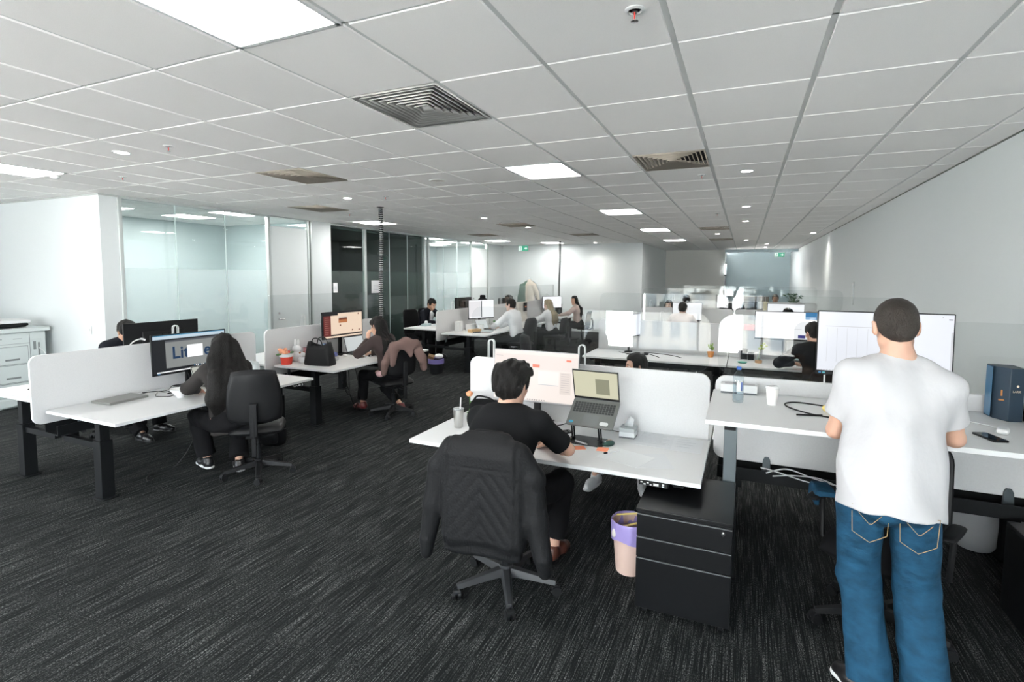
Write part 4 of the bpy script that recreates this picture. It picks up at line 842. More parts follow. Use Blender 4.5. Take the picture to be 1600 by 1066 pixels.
# laptop on its stand
LG = mat('laptop_grey', (.17, .18, .175), .4, metal=.5)
st = thing('laptop_stand', 'folding black laptop riser under the raised grey laptop', 'laptop stand', (-.985, 3.58, .72), -.05)
MB().prism(rrect(.26, .20, .03, 4), .006, (0, .0, .003), (1, 0, 0), (0, 1, 0)).build('base_plate', mat('stand_green_black', (.03, .035, .035), .4), st, bevel=.001)
for s in (-1, 1):
    m = MB().cyl((s*.10-.02, 0, .018), (s*.10-.02, 0, .018+.001), .012)
    for q in (-.008, .008): m.cyl((s*.10+q, -.02, .012), (s*.10-.04+q, .05, .165), .006, n=8)
    m.ball((s*.10, -.02, .016), .015).build('arm', BLK, st)
MB().bx(-.12, .10, .03, .07, .160, .168).build('top_plate', BLK, st)
lp = laptop('grey laptop raised on a stand showing a yellowish page', (-.945, 3.56, .72), -.05, LG, SYL, 112, .34, .24, math.radians(38), .205)
bo = kids(lp)[0]; ld = [c for c in kids(bo) if c.name.startswith('lid')][0]
MB().prism(rrect(.03, .022, .008, 3), .0006, (-.135, -.095, .0078), (1, 0, 0), (0, 1, 0)).build('blue_sticker', flat('stk', (.05, .35, .55)), bo); MB().prism(rrect(.06, .03, .012, 3), .0008, (.10, -.085, .0078), (1, 0, 0), (0, 1, 0)).build('white_sticker', flat('stkw', (.6, .62, .62)), bo)
MB().bx(-.05+.05, .10, -.0050, -.0043, .05, .17).build('page_picture', emi('scr_olive', (.36, .36, .24), .7), bo).parent = ld
# items on mid desk (top z .72)
Z1 = .72
t = thing('steel_tumbler', 'brushed steel tumbler with a white straw on the desk corner', 'tumbler', (-2.0, 3.50, Z1))
MB().lathe([(.030, 0), (.033, .004), (.040, .11), (.042, .145), (.039, .145), (.036, .10), (.0, .10)], n=28).build('cup', mat('steel', (.60, .60, .58), .28, metal=.9), t)
MB().lathe([(0, .138), (.040, .138), (.0435, .143), (.0435, .150), (.036, .152), (.033, .144), (0, .144)], n=28).build('lid', mat('lid_clear', (.35, .37, .37), .15), t); MB().cyl((.010, 0, .05), (.022, .0, .235), .0045, n=8).build('straw', PLW, t)
t = thing('artificial_rose', 'single peach rose on a green stem at the end of the felt screen', 'flower', (-2.12, 3.90, Z1))
m = MB()
for r_, k, zz in ((.030, 6, .0), (.022, 5, .006), (.012, 4, .012)):
    for i in range(k):
        a = 2*PI*i/k+r_*50; R = rotm(0, 0, a) @ rotm(.9-r_*14, 0, 0); m.ball((r_*.75*math.cos(a), r_*.75*math.sin(a), .165+zz), (.016, .006, .018), 8, rotm(0, 0, a+PI/2) @ rotm(.35, 0, 0))
m.build('petals', mat('peach', (.85, .38, .20), .7), t); MB().tube(spline([(0, 0, .16), (.004, .0, .08), (0, -.01, 0)], 6), .003, 6).ball((.015, 0, .10), (.018, .002, .007), 8).ball((0, -.01, .008), (.02, .02, .008), 10).build('stem', mat('stem_green', (.10, .25, .07), .6), t)
t = thing('black_pouch', 'soft black bag lying behind the seated man at the felt screen', 'bag', (-1.93, 3.86, Z1)); MB().pillow(.32, .15, .19, (0, 0, .075), (1, 0, 0), (0, .25, .968), benx=-.03, p=3).build('body', BLKF, t); MB().tube(spline([(-.1, -.04, .15), (-.04, -.08, .19), (.05, -.07, .18), (.1, -.04, .14)], 6), .008, 6).build('strap', BLKF, t)
def phone(label, loc, rz, L=.15, case=BLKP):
    t = thing('phone', label, 'phone', loc, rz); MB().prism(rrect(.074, L, .012, 4), .009, (0, 0, .0045), (1, 0, 0), (0, 1, 0)).build('case', case, t, bevel=.002); MB().prism(rrect(.066, L-.008, .009, 4), .0006, (0, 0, .0094), (1, 0, 0), (0, 1, 0)).build('screen', mat('phone_glass', (.008, .009, .01), .06), t); return t
phone('black phone lying between the seated man and the laptop riser', (-1.215, 3.70, Z1), -.75)
t = thing('computer_mouse', 'green and black mouse with an orange stripe by the laptop riser', 'mouse', (-.83, 3.56, Z1), -.6)
MB().ball((0, 0, .012), (.032, .052, .022), 16).build('shell', mat('mouse_green', (.015, .05, .04), .35), t); MB().ball((-.006, .004, .019), (.009, .040, .0165), 12).build('stripe', mat('mouse_orange', (.8, .35, .10), .4), t); MB().ball((.0, -.03, .022), (.008, .010, .010), 10).build('wheel', PLW, t)
t = thing('tissue_box', 'grey tissue box with a white tissue standing up by the laptop', 'tissue box', (-.745, 3.82, Z1), .0)
MB().bx(-.055, .055, -.06, .06, 0, .075).build('carton', mat('carton_grey', (.42, .45, .46), .6), t, bevel=.002); MB().bx(-.0555, .0555, -.0605, .0605, .0, .012).build('dark_band', mat('carton_dark', (.10, .11, .12), .6), t); MB().bx(-.0553, .0553, -.0603, .0603, .012, .045).build('pale_band', mat('carton_pale', (.66, .69, .70), .6), t)
m = MB(); m.add([(-.03, -.004, .075), (.03, .004, .075), (.04, .012, .13), (.012, -.006, .155), (-.018, .008, .12), (-.03, .006, .10), (.0, .02, .078), (.02, .025, .12)], [(0, 1, 2, 3), (0, 3, 4, 5), (0, 6, 7, 3), (6, 1, 2, 7)]); o = m.build('tissue', PAPER, t); sm = o.modifiers.new('solid', 'SOLIDIFY'); sm.thickness = .002
def paper(label, loc, rz, w, h, m=PAPER, lines=None, group=None, th=.0012, name='paper_sheet'):
    t = thing(name, label, 'paper', loc, rz, group); MB().bx(-w/2, w/2, -h/2, h/2, 0, th).build('sheet', m, t)
    if lines:
        q = MB()
        for i in range(lines):
            q.bx(-w*.38, w*(.1+.25*((i*37) % 10)/10), h*.38-i*h*.76/lines, h*.38-i*h*.76/lines+h*.012, th, th+.0003)
        q.build('writing', mat('ink', (.42, .44, .47), .8), t)
    return t
paper('open white sketch sheet beside the tissue box', (-.545, 3.83, Z1), -.03, .31, .36, mat('paper2', (.70, .72, .74), .8), 9)
paper('printed white sheet at the right corner of the seated man\'s desk', (-.325, 3.78, Z1+.0016), .02, .20, .30, mat('paper3', (.73, .75, .77), .8), 4)
paper('clear plastic folder lying near the front edge of the desk', (-.52, 3.36, Z1), .35, .26, .26, mat('paper4', (.66, .68, .70), .35))
paper('large white sheet partly under the plastic folder', (-.67, 3.36, Z1+.0014), -.35, .30, .24, mat('paper5', (.76, .78, .79), .6))
paper('orange sticky note nearer the seated man', (-1.0, 3.42, Z1), .5, .076, .076, flat('note_or', (.90, .30, .16)), name='sticky_note')
paper('orange sticky note beside the mouse', (-.845, 3.45, Z1), .1, .076, .076, flat('note_or', (.90, .30, .16)), th=.004, name='sticky_note')
paper('pale yellow note pad by the seated man\'s elbow', (-1.14, 3.57, Z1), -.1, .12, .07, flat('note_yel', (.78, .74, .48)), th=.006, name='note_pad')
t = thing('pen', 'short white and black pen near the orange notes', 'pen', (-.76, 3.43, Z1), .9); MB().cyl((-.06, 0, .006), (.045, 0, .006), .0055, n=10).build('barrel', PLW, t); MB().cyl((-.085, 0, .006), (-.06, 0, .006), .0065, n=10).build('cap', BLKP, t)
t = thing('marker', 'grey marker lying on the foot of the laptop riser', 'pen', (-1.01, 3.50, Z1+.0062), -.45); MB().cyl((-.055, 0, .006), (.055, 0, .006), .006, n=10).build('barrel', ALU, t)
cable('laptop_cable', 'black cable curving from under the raised laptop', [(-1.10, 3.70, .86), (-1.18, 3.80, .79), (-1.27, 3.86, .735), (-1.36, 3.80, .724)], .004, BLKP)
cable('power_cable', 'thin dark cable lying along the felt screen', [(-1.0, 3.95, .724), (-.85, 3.90, .724), (-.72, 3.93, .724)], .003, BLKP)
# right raised desk (z 1.10)
Z2 = 1.10
t = thing('water_bottle', 'clear plastic water bottle with blue cap and label', 'bottle', (-.012, 3.61, Z2))
PET = glass('pet', (.86, .90, .92), 1.65, .03)
MB().lathe([(.0, .004), (.02, .0), (.030, .003), (.033, .015), (.031, .025), (.0335, .04), (.031, .052), (.0335, .066), (.0325, .08), (.0325, .135), (.0335, .142), (.031, .15), (.033, .158), (.027, .18), (.015, .198), (.0115, .205), (.0115, .215)], n=28).build('body', PET, t)
MB().lathe([(.0, .115), (.031, .115), (.031, .02), (.0, .006)], n=24).build('water', glass('water', (.88, .92, .94), 1.33), t)
lb = MB()
for i in range(10):
    a0 = -1.9+i*.12; a1 = a0+.12; lb.add([(.0330*math.cos(a), .0330*math.sin(a), z) for a, z in ((a0, .075), (a1, .075), (a1, .140), (a0, .140))], [(0, 1, 2, 3)])
o = lb.build('label', PLW, t); sm = o.modifiers.new('s', 'SOLIDIFY'); sm.thickness = .0005
lb = MB()
for i in range(3):
    a0 = -1.12+i*.11; lb.add([(.0336*math.cos(a), .0336*math.sin(a), z) for a, z in ((a0, .08), (a0+.1, .08), (a0+.1, .135), (a0, .135))], [(0, 1, 2, 3)])
o = lb.build('label_print', flat('blueprint', (.10, .16, .42)), t); sm = o.modifiers.new('s', 'SOLIDIFY'); sm.thickness = .0006
MB().lathe([(.0, .232), (.013, .232), (.0145, .229), (.0145, .212), (.012, .211)][::-1], n=20).build('cap', flat('cap_blue', (.02, .10, .42), .35), t)
t = thing('tissue_box', 'long low white carton with a printed edge behind the water bottle', 'tissue box', (.0, 3.91, Z2))
MB().bx(-.125, .105, -.045, .045, 0, .062).build('carton', mat('carton_white', (.66, .67, .67), .6), t, bevel=.002); MB().bx(-.124, -.02, -.0462, -.045, .0, .012).bx(.02, .104, -.0462, -.045, 0, .012).build('printed_edge', mat('carton_dark', (.1, .11, .12)), t)
MB().bx(-.10, .09, -.03, .03, .0615, .0625).build('top_slot', mat('slotgrey', (.40, .40, .41)), t)
t = thing('paper_cup', 'plain white takeaway cup with lid on the raised desk', 'cup', (.185, 3.63, Z2)); MB().lathe([(.0, .0), (.027, .0), (.028, .003), (.038, .105), (0, .105)], n=28).build('cup', mat('cupw', (.84, .83, .81), .6), t); MB().lathe([(.0, .118), (.034, .118), (.0375, .113), (.0415, .110), (.0415, .102), (.038, .101)][::-1], n=28).build('lid', PLW, t)
cable('lightning_cable', 'loop of black cable lying left of the standing man', [(.56, 3.42, Z2+.004), (.44, 3.43, Z2+.004), (.34, 3.50, Z2+.004), (.27, 3.60, Z2+.004), (.265, 3.69, Z2+.004), (.33, 3.75, Z2+.004), (.46, 3.72, Z2+.004), (.62, 3.64, Z2+.004)], .0042, BLKP)
t = thing('pen', 'black pen lying in front of the cable loop', 'pen', (.37, 3.42, Z2), .28); MB().cyl((-.07, 0, .006), (.03, 0, .006), .005, n=10).build('barrel', BLKP, t); MB().cyl((.03, 0, .006), (.07, 0, .006), .006, n=10).build('cap', BLKP, t)
t = thing('lemon_wedge', 'small rounded yellow item half hidden by the standing man', 'desk item', (.475, 3.56, Z2)); MB().ball((0, 0, .02), (.028, .018, .02), 12, rotm(0, .5, 0)).build('body', flat('yellow', (.80, .62, .16), .5), t)
phone('black phone at the front edge right of the standing man', (1.155, 3.33, Z2), .3)
t = thing('charger', 'white charger with plug and cord beyond the phone', 'charger', (1.25, 3.46, Z2), -.4)
MB().pillow(.05, .09, .03, (0, 0, .015), (1, 0, 0), (0, 1, 0), p=6).build('body', PLW, t); MB().tube(spline([(-.02, .045, .012), (-.07, .12, .005), (-.17, .15, .005), (-.28, .14, .005)], 8), .0025, 6).build('cord', PLW, t)
NAVY = mat('navy_box', (.018, .035, .055), .45)
t = thing('gift_box', 'tall dark blue box with gold lettering at the right edge', 'box', (1.405, 3.83, Z2), .0)
pl = [(-.075, .10), (-.085, .09), (-.075, .0), (-.03, -.07), (.038, -.055), (.038, .10)]
MB().prism(pl, .30, (0, 0, .15), (1, 0, 0), (0, 1, 0)).build('carton', NAVY, t, bevel=.002)
a = math.atan2(.015, .068)
text_obj('gold_lettering', 'LARK', .0165, mat('gold', (.55, .45, .34), .5), t, (-.017, -.0685, .165), (PI/2, 0, a)); MB().ball((.006, -.0635, .200), (.006, .002, .008), 8).build('gold_emblem', mat('gold', (.5, .4, .3)), t)
a2 = math.atan2(-.07, .045); R = rotm(0, 0, a2)
MB().box((-.0535, -.037, .115), (.030, .002, .008), rotm(0, -.25, 0) @ R).box((-.0535, -.037, .155), (.008, .002, .035), R).build('copper_mark', mat('copper', (.5, .2, .06), .4), t)
MB().bx(-.0865, -.0855, .0, .085, .01, .295).build('blue_edge', flat('edge_blue', (.03, .12, .22), .3), t)
t = thing('file_tray', 'black stacked file tray with grey sheets cut by the right edge', 'file tray', (1.61, 3.68, Z2))
m = MB()
for i in range(6): m.bx(-.14, .15, -.14, .14, i*.055, i*.055+.006)
m.bx(.14, .15, -.14, .14, 0, .28).bx(-.15, -.14, .10, .14, 0, .28).bx(-.15, -.14, -.14, -.11, 0, .28).build('shelves', BLKP, t, bevel=.002)
m = MB()
for i in range(4): m.bx(-.13, .13, -.15, .12, .010+i*.055, .028+i*.055)
m.build('papers', mat('tray_paper', (.32, .33, .34), .7), t)
# big monitor before the standing man
t, p = monitor('large slim monitor showing a white page before the standing man', (.805, 3.93, Z2), -.04, .715, .42, .375, -.05, SWH, 'arm', bez=.007, chin=.03)
for i in range(5): popup(p, 'column_line', -.30+i*.055, -.298+i*.055, -.12, .10, SLG, 1)
popup(p, 'window_header', -.31, -.05, .108, .112, SLG, 1); popup(p, 'window_edge', .340, .350, -.15, .10, SLG, 1)
popup(p, 'title_mark', .325, .345, .172, .178, SDK, 1); popup(p, 'cursor_mark', .295, .298, .185, .19, SDK, 1)
popup(p, 'taskbar_icons', -.34, -.325, -.200, -.189, SBL, 1); popup(p, 'taskbar_icon', -.318, -.303, -.200, -.189, emi('scr_cyan', (.1, .5, .6), .8), 1)
for i in range(9): popup(p, 'tab_tick', -.345+i*.016, -.336+i*.016, -.179, -.173, SLG, 1)
# below the right desk
for i, pts in enumerate(([(.17, 3.87, .60), (.15, 3.83, .62), (.25, 3.84, .60), (.40, 3.86, .56), (.50, 3.86, .548)], [(.18, 3.86, .578), (.3, 3.84, .63), (.45, 3.85, .59), (.58, 3.86, .56), (.70, 3.86, .548)], [(.22, 3.86, .562), (.33, 3.84, .59), (.48, 3.83, .60), (.60, 3.85, .558)])):
    cable('white_cable', ('white cable looping over the black tray, leftmost of three', 'white cable arching highest over the black tray', 'white cable running low along the black tray')[i], pts, .004, PLW, group='white cables on the tray')
t = thing('waste_bin', 'pink waste bin with a lilac liner beside the black pedestal', 'bin', (-.62, 3.30, 0))
MB().lathe([(0, .004), (.082, .0), (.085, .006), (.112, .33), (.108, .33), (.080, .01), (0, .01)], n=30).build('bucket', mat('bin_pink', (.74, .54, .46), .5), t)
lin = MB(); n_ = 36; vs = []
for j, (r_, z_) in enumerate(((.100, .26), (.107, .30), (.112, .335), (.116, .342), (.1195, .33), (.1195, .28), (.117, .22))):
    for k in range(n_):
        a = 2*PI*k/n_; w_ = .0025*math.sin(7*a+j)+.002*math.sin(13*a); vs.append(((r_+w_)*math.cos(a), (r_+w_)*math.sin(a), z_+(.012*math.sin(3*a+1) if j > 4 else 0)))
lin.add(vs, [(j*n_+k, j*n_+(k+1) % n_, (j+1)*n_+(k+1) % n_, (j+1)*n_+k) for j in range(6) for k in range(n_)])
lin.build('liner', mat('liner_lilac', (.34, .28, .60), .35, bump=.6, bscale=22), t); MB().ball((-.082, -.085, .27), (.016, .02, .03), 12).build('pale_patch', flat('patch', (.82, .76, .70)), t)
MB().tube([(-.09, .03, .34), (-.02, .0, .37), (.07, -.02, .40)], .006, 6).tube([(-.05, -.06, .30), (.04, -.04, .335), (.10, -.02, .35)], .007, 6).build('yellow_straps', flat('strap_y', (.70, .55, .16), .4), t); MB().ball((0, 0, .26), (.09, .09, .03), 12).build('rubbish', mat('rub', (.22, .15, .19), .7, var=.5, vscale=40), t)
t = thing('pedestal', 'glossy black three-drawer pedestal at the end of the near desk', 'pedestal', (-.255, 2.86, 0), .0)
PB = mat('ped_black', (.006, .0065, .0075), .3, spec=.3)
MB().bx(-.245, .245, .018, .60, .045, .60).build('carcass', PB, t, bevel=.004); MB().bx(-.25, .25, 0, .605, .602, .622).build('top', PB, t, bevel=.004)
seamL = mat('ped_edge', (.20, .21, .22), .3)
for z0, z1, nm in ((.465, .592, 'drawer'), (.345, .460, 'drawer'), (.05, .340, 'drawer')):
    d = MB().bx(-.245, .245, 0, .018, z0, z1-.006).build(nm, PB, t, bevel=.002); MB().bx(-.243, .243, -.0012, .010, z1-.0062, z1-.0048).build('drawer_edge', seamL, d)
d = MB().cyl((.20, -.004, .562), (.20, 0, .562), .010).build('lock', CHROME, t); MB().bx(.196, .204, -.018, -.004, .555, .569).build('key', CHROME, t)
for x in (-.2, .0, .2): MB().cyl((x-.012, .06, .022), (x+.012, .06, .022), .022).bx(x-.008, x+.008, .05, .07, .03, .046).build('caster', CHROME if x == 0 else BLKP, t)
t = thing('waste_bag', 'grey bin liner bag hanging open under the raised desk', 'bin bag', (1.56, 4.62, 0)); MB().lathe([(0, .0), (.10, .0), (.15, .06), (.165, .22), (.15, .34), (.13, .35), (.12, .30), (0, .29)], n=22).build('bag', mat('bag_grey', (.36, .37, .38), .4, bump=.5, bscale=14), t)
t = thing('black_cabinet', 'low black cabinet at the right edge beneath the desk', 'cabinet', (1.62, 3.30, 0)); MB().bx(-.20, .20, 0, .50, .0, .52).build('carcass', PB, t, bevel=.004); MB().bx(-.204, -.2, .01, .49, .03, .50).build('door', PB, t)
t = thing('cardboard_box', 'brown cardboard box on the floor at the right edge', 'box', (1.53, 3.05, 0)); MB().bx(-.14, .14, -.22, .22, 0, .20).build('carton', mat('cardboard', (.17, .10, .065), .8), t, bevel=.002); MB().bx(-.141, .141, -.03, .03, .2, .2015).build('tape', mat('tape', (.3, .22, .14), .4), t)
# A bench items
t = laptop('closed grey laptop on the nearest left desk', (-5.29, 2.93, .72), PI/2+.08, mat('laptop_closed', (.26, .265, .25), .4, metal=.4), None, open_=False, w=.36, d=.25)
def bowl(label, loc):
    t = thing('bowl', label, 'bowl', loc); MB().lathe([(.0, .002), (.035, .0), (.037, .012), (.085, .07), (.095, .085), (.091, .086), (.06, .04), (0, .018)], n=32).build('bowl', mat('porcelain', (.84, .84, .84), .2), t)
    MB().ball((.02, .01, .035), (.022, .014, .006), 10).tube(spline([(.03, .015, .04), (.05, .05, .10), (.065, .085, .15)], 6), [.006]*13, 8).build('spoon', PLW, t); return t
bowl('white bowl with a white spoon leaning in it', (-4.90, 3.24, .72))
laptop('open silver laptop under the monitor beside the long-haired woman', (-5.06, 3.74, .72), PI/2+.1, mat('laptop_silver', (.50, .50, .48), .4, metal=.5), emi('scr_beige', (.60, .62, .55), .7), 112, .31, .22)
cable('charger_cable', 'black charger cable tangled before the felt screen', [(-5.33, 3.05, .724), (-5.36, 3.25, .73), (-5.24, 3.32, .724), (-5.30, 3.5, .724), (-5.20, 3.45, .724), (-5.16, 3.28, .724), (-5.10, 3.40, .724), (-5.2, 3.56, .76), (-5.34, 3.6, .9)], .0035, BLKP)
cable('adapter_cable', 'second black cable looping behind the white bowl', [(-5.42, 3.2, .724), (-5.3, 3.36, .724), (-5.36, 3.47, .75), (-5.28, 3.52, .724), (-5.12, 3.35, .724), (-5.02, 3.22, .724), (-5.14, 3.16, .724), (-5.28, 3.26, .724)], .003, BLKP)
t = thing('sunglasses_case', 'dark rounded case on the far corner of the rear left desk', 'case', (-6.2, 2.73, .79), PI/2); MB().ball((0, 0, .0), (.10, .055, .018), 16).build('shell', mat('case_dark', (.05, .05, .045), .25), t); MB().ball((.035, -.02, .012), (.04, .022, .008), 10).build('painted_highlight', mat('case_grey', (.3, .3, .28), .3), t)  # grey cap on the shell stands in for a highlight
t = thing('purple_cup', 'lilac patterned cup by the long-haired woman\'s arm', 'cup', (-4.62, 3.49, .72)); MB().lathe([(0, 0), (.04, 0), (.05, .07), (.047, .07), (0, .06)], n=22).build('cup', mat('lilac_p', (.26, .22, .48), .5, var=.6, vscale=40), t)
t = thing('plastic_bag', 'crumpled white plastic bag at the far end of the near left desk', 'bag', (-5.28, 4.35, .72)); MB().pillow(.2, .17, .14, (0, 0, .07), (0, 1, 0), (0, 0, 1), p=2, n=10).ball((.02, -.03, .14), (.04, .05, .035), 10).build('bag', mat('bag_white', (.66, .72, .73), .35, bump=.8, bscale=18), t)
t = thing('white_cable_clip', 'white curved cable end above the felt screen in front of the monitor back', 'cable', (-5.62, 3.29, .79)); MB().tube(spline([(0, -.08, .38), (0, -.03, .425), (0, .04, .445), (0, .08, .43)], 6), [.006]*12+[.010]*7, 8).tube(spline([(0, -.08, .38), (0, -.09, .2), (0, -.08, .0)], 6), .004, 6).build('cable', PLW, t)
for i, pts in enumerate(([(-4.95, 3.6, .69), (-4.93, 3.62, .52), (-4.9, 3.7, .58), (-4.9, 3.66, .69)], [(-4.85, 3.3, .69), (-4.9, 3.35, .3), (-5.0, 3.2, .02), (-5.05, 3.0, .01), (-4.9, 2.9, .01)])):
    cable('floor_cable', ('black cable loop hanging under the near left desk', 'thin black cable dropping to the carpet under the near left desk')[i], pts, .004, BLKP)
t = thing('backpack', 'black backpack slumped on the floor behind the woman\'s chair', 'backpack', (-4.72, 4.12, 0), .5)
MB().pillow(.30, .36, .20, (0, 0, .18), (1, 0, 0), (0, -.25, .97), p=4).build('body', BLKF, t); MB().pillow(.20, .16, .08, (0, -.10, .13), (1, 0, 0), (0, -.25, .97), p=4).build('pocket', BLKL, t); MB().tube(spline([(-.08, -.06, .34), (0, -.1, .40), (.08, -.06, .34)], 6), .01, 6).build('handle', BLKF, t); MB().bx(.07, .085, -.19, -.185, .25, .29).build('gold_tag', mat('goldm', (.6, .5, .3), .3, metal=.8), t)
# B bench items
ZB = .745
t = thing('gift_bucket', 'red bucket with a white rim and flowers on the second left desk', 'bucket', (-5.37, 4.95, ZB))
MB().lathe([(0, 0), (.065, 0), (.078, .105), (0, .105)], n=28).build('bucket', flat('bucket_red', (.62, .045, .025), .4), t); MB().lathe([(.077, .10), (.086, .10), (.086, .135), (.078, .137), (0, .125)], n=28).build('rim', PLW, t)
m = MB()
for i in range(9): a = i*2.4; m.ball((.045*math.cos(a)*(.4+.07*i)-.0, .045*math.sin(a)*(.4+.07*i)-.05, .16+.012*(i % 4)), (.026, .026, .022), 8)
m.build('orange_flowers', flat('fl_orange', (.85, .38, .22), .7), t); MB().ball((.0, -.03, .17), (.022, .022, .03), 8).ball((.03, .01, .16), (.02, .02, .02), 8).build('red_flower', flat('fl_red', (.65, .04, .03), .6), t)
MB().ball((.0, -.12, .14), (.02, .05, .012), 8).ball((.03, .06, .15), (.02, .04, .012), 8).build('leaves', flat('leaf', (.08, .2, .06), .6), t)
PLUSH = mat('plush', (.80, .80, .80), .95, bump=.6, bscale=120)
t = thing('plush_rabbit', 'white plush rabbit with upright ears behind the red bucket', 'soft toy', (-5.42, 5.17, ZB)); MB().ball((0, 0, .07), (.06, .07, .08), 14).ball((.0, 0, .17), (.055, .06, .05), 14).ball((.0, -.025, .25), (.014, .02, .055), 10).ball((0, .03, .24), (.014, .022, .055), 10).build('body', PLUSH, t)
t = thing('plush_bear', 'small white plush toy with brown ears leaning on the bucket', 'soft toy', (-5.28, 5.12, ZB)); MB().ball((0, 0, .04), (.05, .05, .05), 12).ball((.01, 0, .105), (.04, .042, .038), 12).build('body', PLUSH, t); MB().ball((0, .035, .135), .014, 8).ball((0, -.03, .135), .014, 8).build('ears', flat('brown_ear', (.35, .14, .06), .8), t)
t = thing('gift_box', 'pink patterned carton between the plush toys and the tote bag', 'box', (-5.41, 5.42, ZB), PI/2); MB().bx(-.10, .10, -.05, .05, 0, .16).build('carton', flat('pinkbox', (.66, .32, .36), .6), t, bevel=.002); MB().bx(-.06, .07, -.0515, -.05, .03, .11).build('dark_print', mat('pdark', (.22, .10, .11), .6, var=.8, vscale=60), t); MB().bx(-.105, .105, -.055, .055, .16, .165).build('lid', flat('pinkbox2', (.30, .12, .14), .6), t)
t = thing('lidded_cup', 'lilac and pink travel cup behind the tote bag', 'cup', (-5.40, 5.66, ZB)); MB().lathe([(0, 0), (.04, 0), (.05, .13), (0, .13)], n=24).build('cup', flat('cup_pink', (.70, .40, .55), .4), t); MB().lathe([(.05, .13), (.055, .13), (.055, .15), (.05, .165), (.0, .168)], n=24).build('lid', flat('cup_lid', (.45, .45, .72), .4), t); MB().ball((0, 0, .175), (.02, .03, .016), 10).build('top_loop', flat('cup_top', (.10, .12, .30), .4), t)
t = thing('tote_bag', 'large black leather tote bag standing on the second left desk', 'bag', (-4.95, 5.10, ZB), .12)
def tote():
    m = MB(); n = 24; rows = [(0, .19, .085, 0), (.02, .20, .09, 0), (.12, .185, .085, .0), (.20, .165, .07, .0), (.27, .15, .05, .0)]
    vs = []
    for z_, a, b, _ in rows:
        for k in range(n):
            t_ = 2*PI*k/n; c, s = math.cos(t_), math.sin(t_); e = .35
            x = a*math.copysign(abs(c)**e, c); y = b*math.copysign(abs(s)**e, s)+.006*math.sin(5*t_+z_*20)
            zz = z_+(.035*abs(x/a)**3*(z_/.27) + (-.02 if z_ > .25 else 0)*math.cos(x*9))
            vs.append((x, y, zz))
    m.add(vs, [(j*n+k, j*n+(k+1) % n, (j+1)*n+(k+1) % n, (j+1)*n+k) for j in range(4) for k in range(n)]+[tuple(range(n-1, -1, -1))])
    return m
o = tote().build('body', BLKL, t); sm = o.modifiers.new('s', 'SOLIDIFY'); sm.thickness = .004
for s in (-1, 1): MB().tube(spline([(-.08, s*.05, .25), (-.06, s*.06, .33), (.0, s*.065, .35), (.06, s*.06, .32), (.08, s*.05, .25)], 6), .007, 6).build('handle', BLKL, t)
MB().ball((.05, 0, .255), (.03, .02, .02), 8).build('blue_item', flat('bi', (.25, .4, .55)), t); MB().ball((.11, 0, .26), (.03, .02, .012), 8).build('orange_item', flat('oi', (.75, .25, .08)), t); MB().pillow(.28, .10, .05, (0, 0, .21), (1, 0, 0), (0, 1, 0)).build('dark_contents', BLKF, t)
t = thing('blue_plush', 'small blue and white plush hanging beside the tote bag', 'soft toy', (-4.98, 5.42, ZB)); MB().ball((0, 0, .035), (.04, .05, .035), 10).build('body', PLUSH, t); MB().ball((0, -.01, .09), (.035, .03, .035), 10).build('head', flat('plushblue', (.10, .12, .28), .9), t)
laptop('open white-screened laptop under the second left monitor', (-5.10, 6.10, ZB), PI/2-.12, mat('laptop_dark', (.06, .065, .07), .4, metal=.3), emi('scr_doc', (.66, .70, .70), .75), 108, .36, .25)
phone('white-cased phone on the second left desk', (-4.86, 5.80, ZB), .3, case=PLW)
t = thing('glasses', 'dark folded sunglasses beside the white phone', 'glasses', (-4.82, 5.93, ZB), PI/2); MB().tube([(-.06, 0, .02), (-.03, -.012, .02), (0, 0, .025), (.03, -.012, .02), (.06, 0, .02), (.062, .10, .01)], .004, 6).build('frame', BLKP, t); MB().ball((-.032, -.008, .016), (.024, .004, .015), 8).ball((.032, -.008, .016), (.024, .004, .015), 8).build('lenses', BLKP, t)
t = thing('computer_mouse', 'small white mouse before the second left laptop', 'mouse', (-5.16, 5.80, ZB), 1.2); MB().ball((0, 0, .012), (.03, .05, .018), 12).build('shell', PLW, t)
for i, pts in enumerate(([(-4.75, 5.2, .7), (-4.76, 5.28, .48), (-4.78, 5.36, .6), (-4.78, 5.45, .69)], [(-4.8, 5.32, .69), (-4.8, 5.38, .4), (-4.8, 5.46, .3), (-4.85, 5.52, .5), (-4.85, 5.5, .69)], [(-4.82, 5.4, .69), (-4.82, 5.44, .45), (-4.86, 5.6, .15), (-4.9, 5.75, .01), (-5.0, 5.8, .01)], [(-4.78, 5.55, .69), (-4.78, 5.62, .42), (-4.86, 5.72, .2), (-4.95, 5.75, .02)])):
    cable('hanging_cable', ('black cable hanging in a short loop, leftmost under the second left desk', 'black cable hanging in a deep loop under the second left desk', 'long black cable falling to the carpet under the second left desk', 'rightmost black cable dropping near the woman\'s foot')[i], pts, .005, BLKP, group='loose cables under the second left desk')
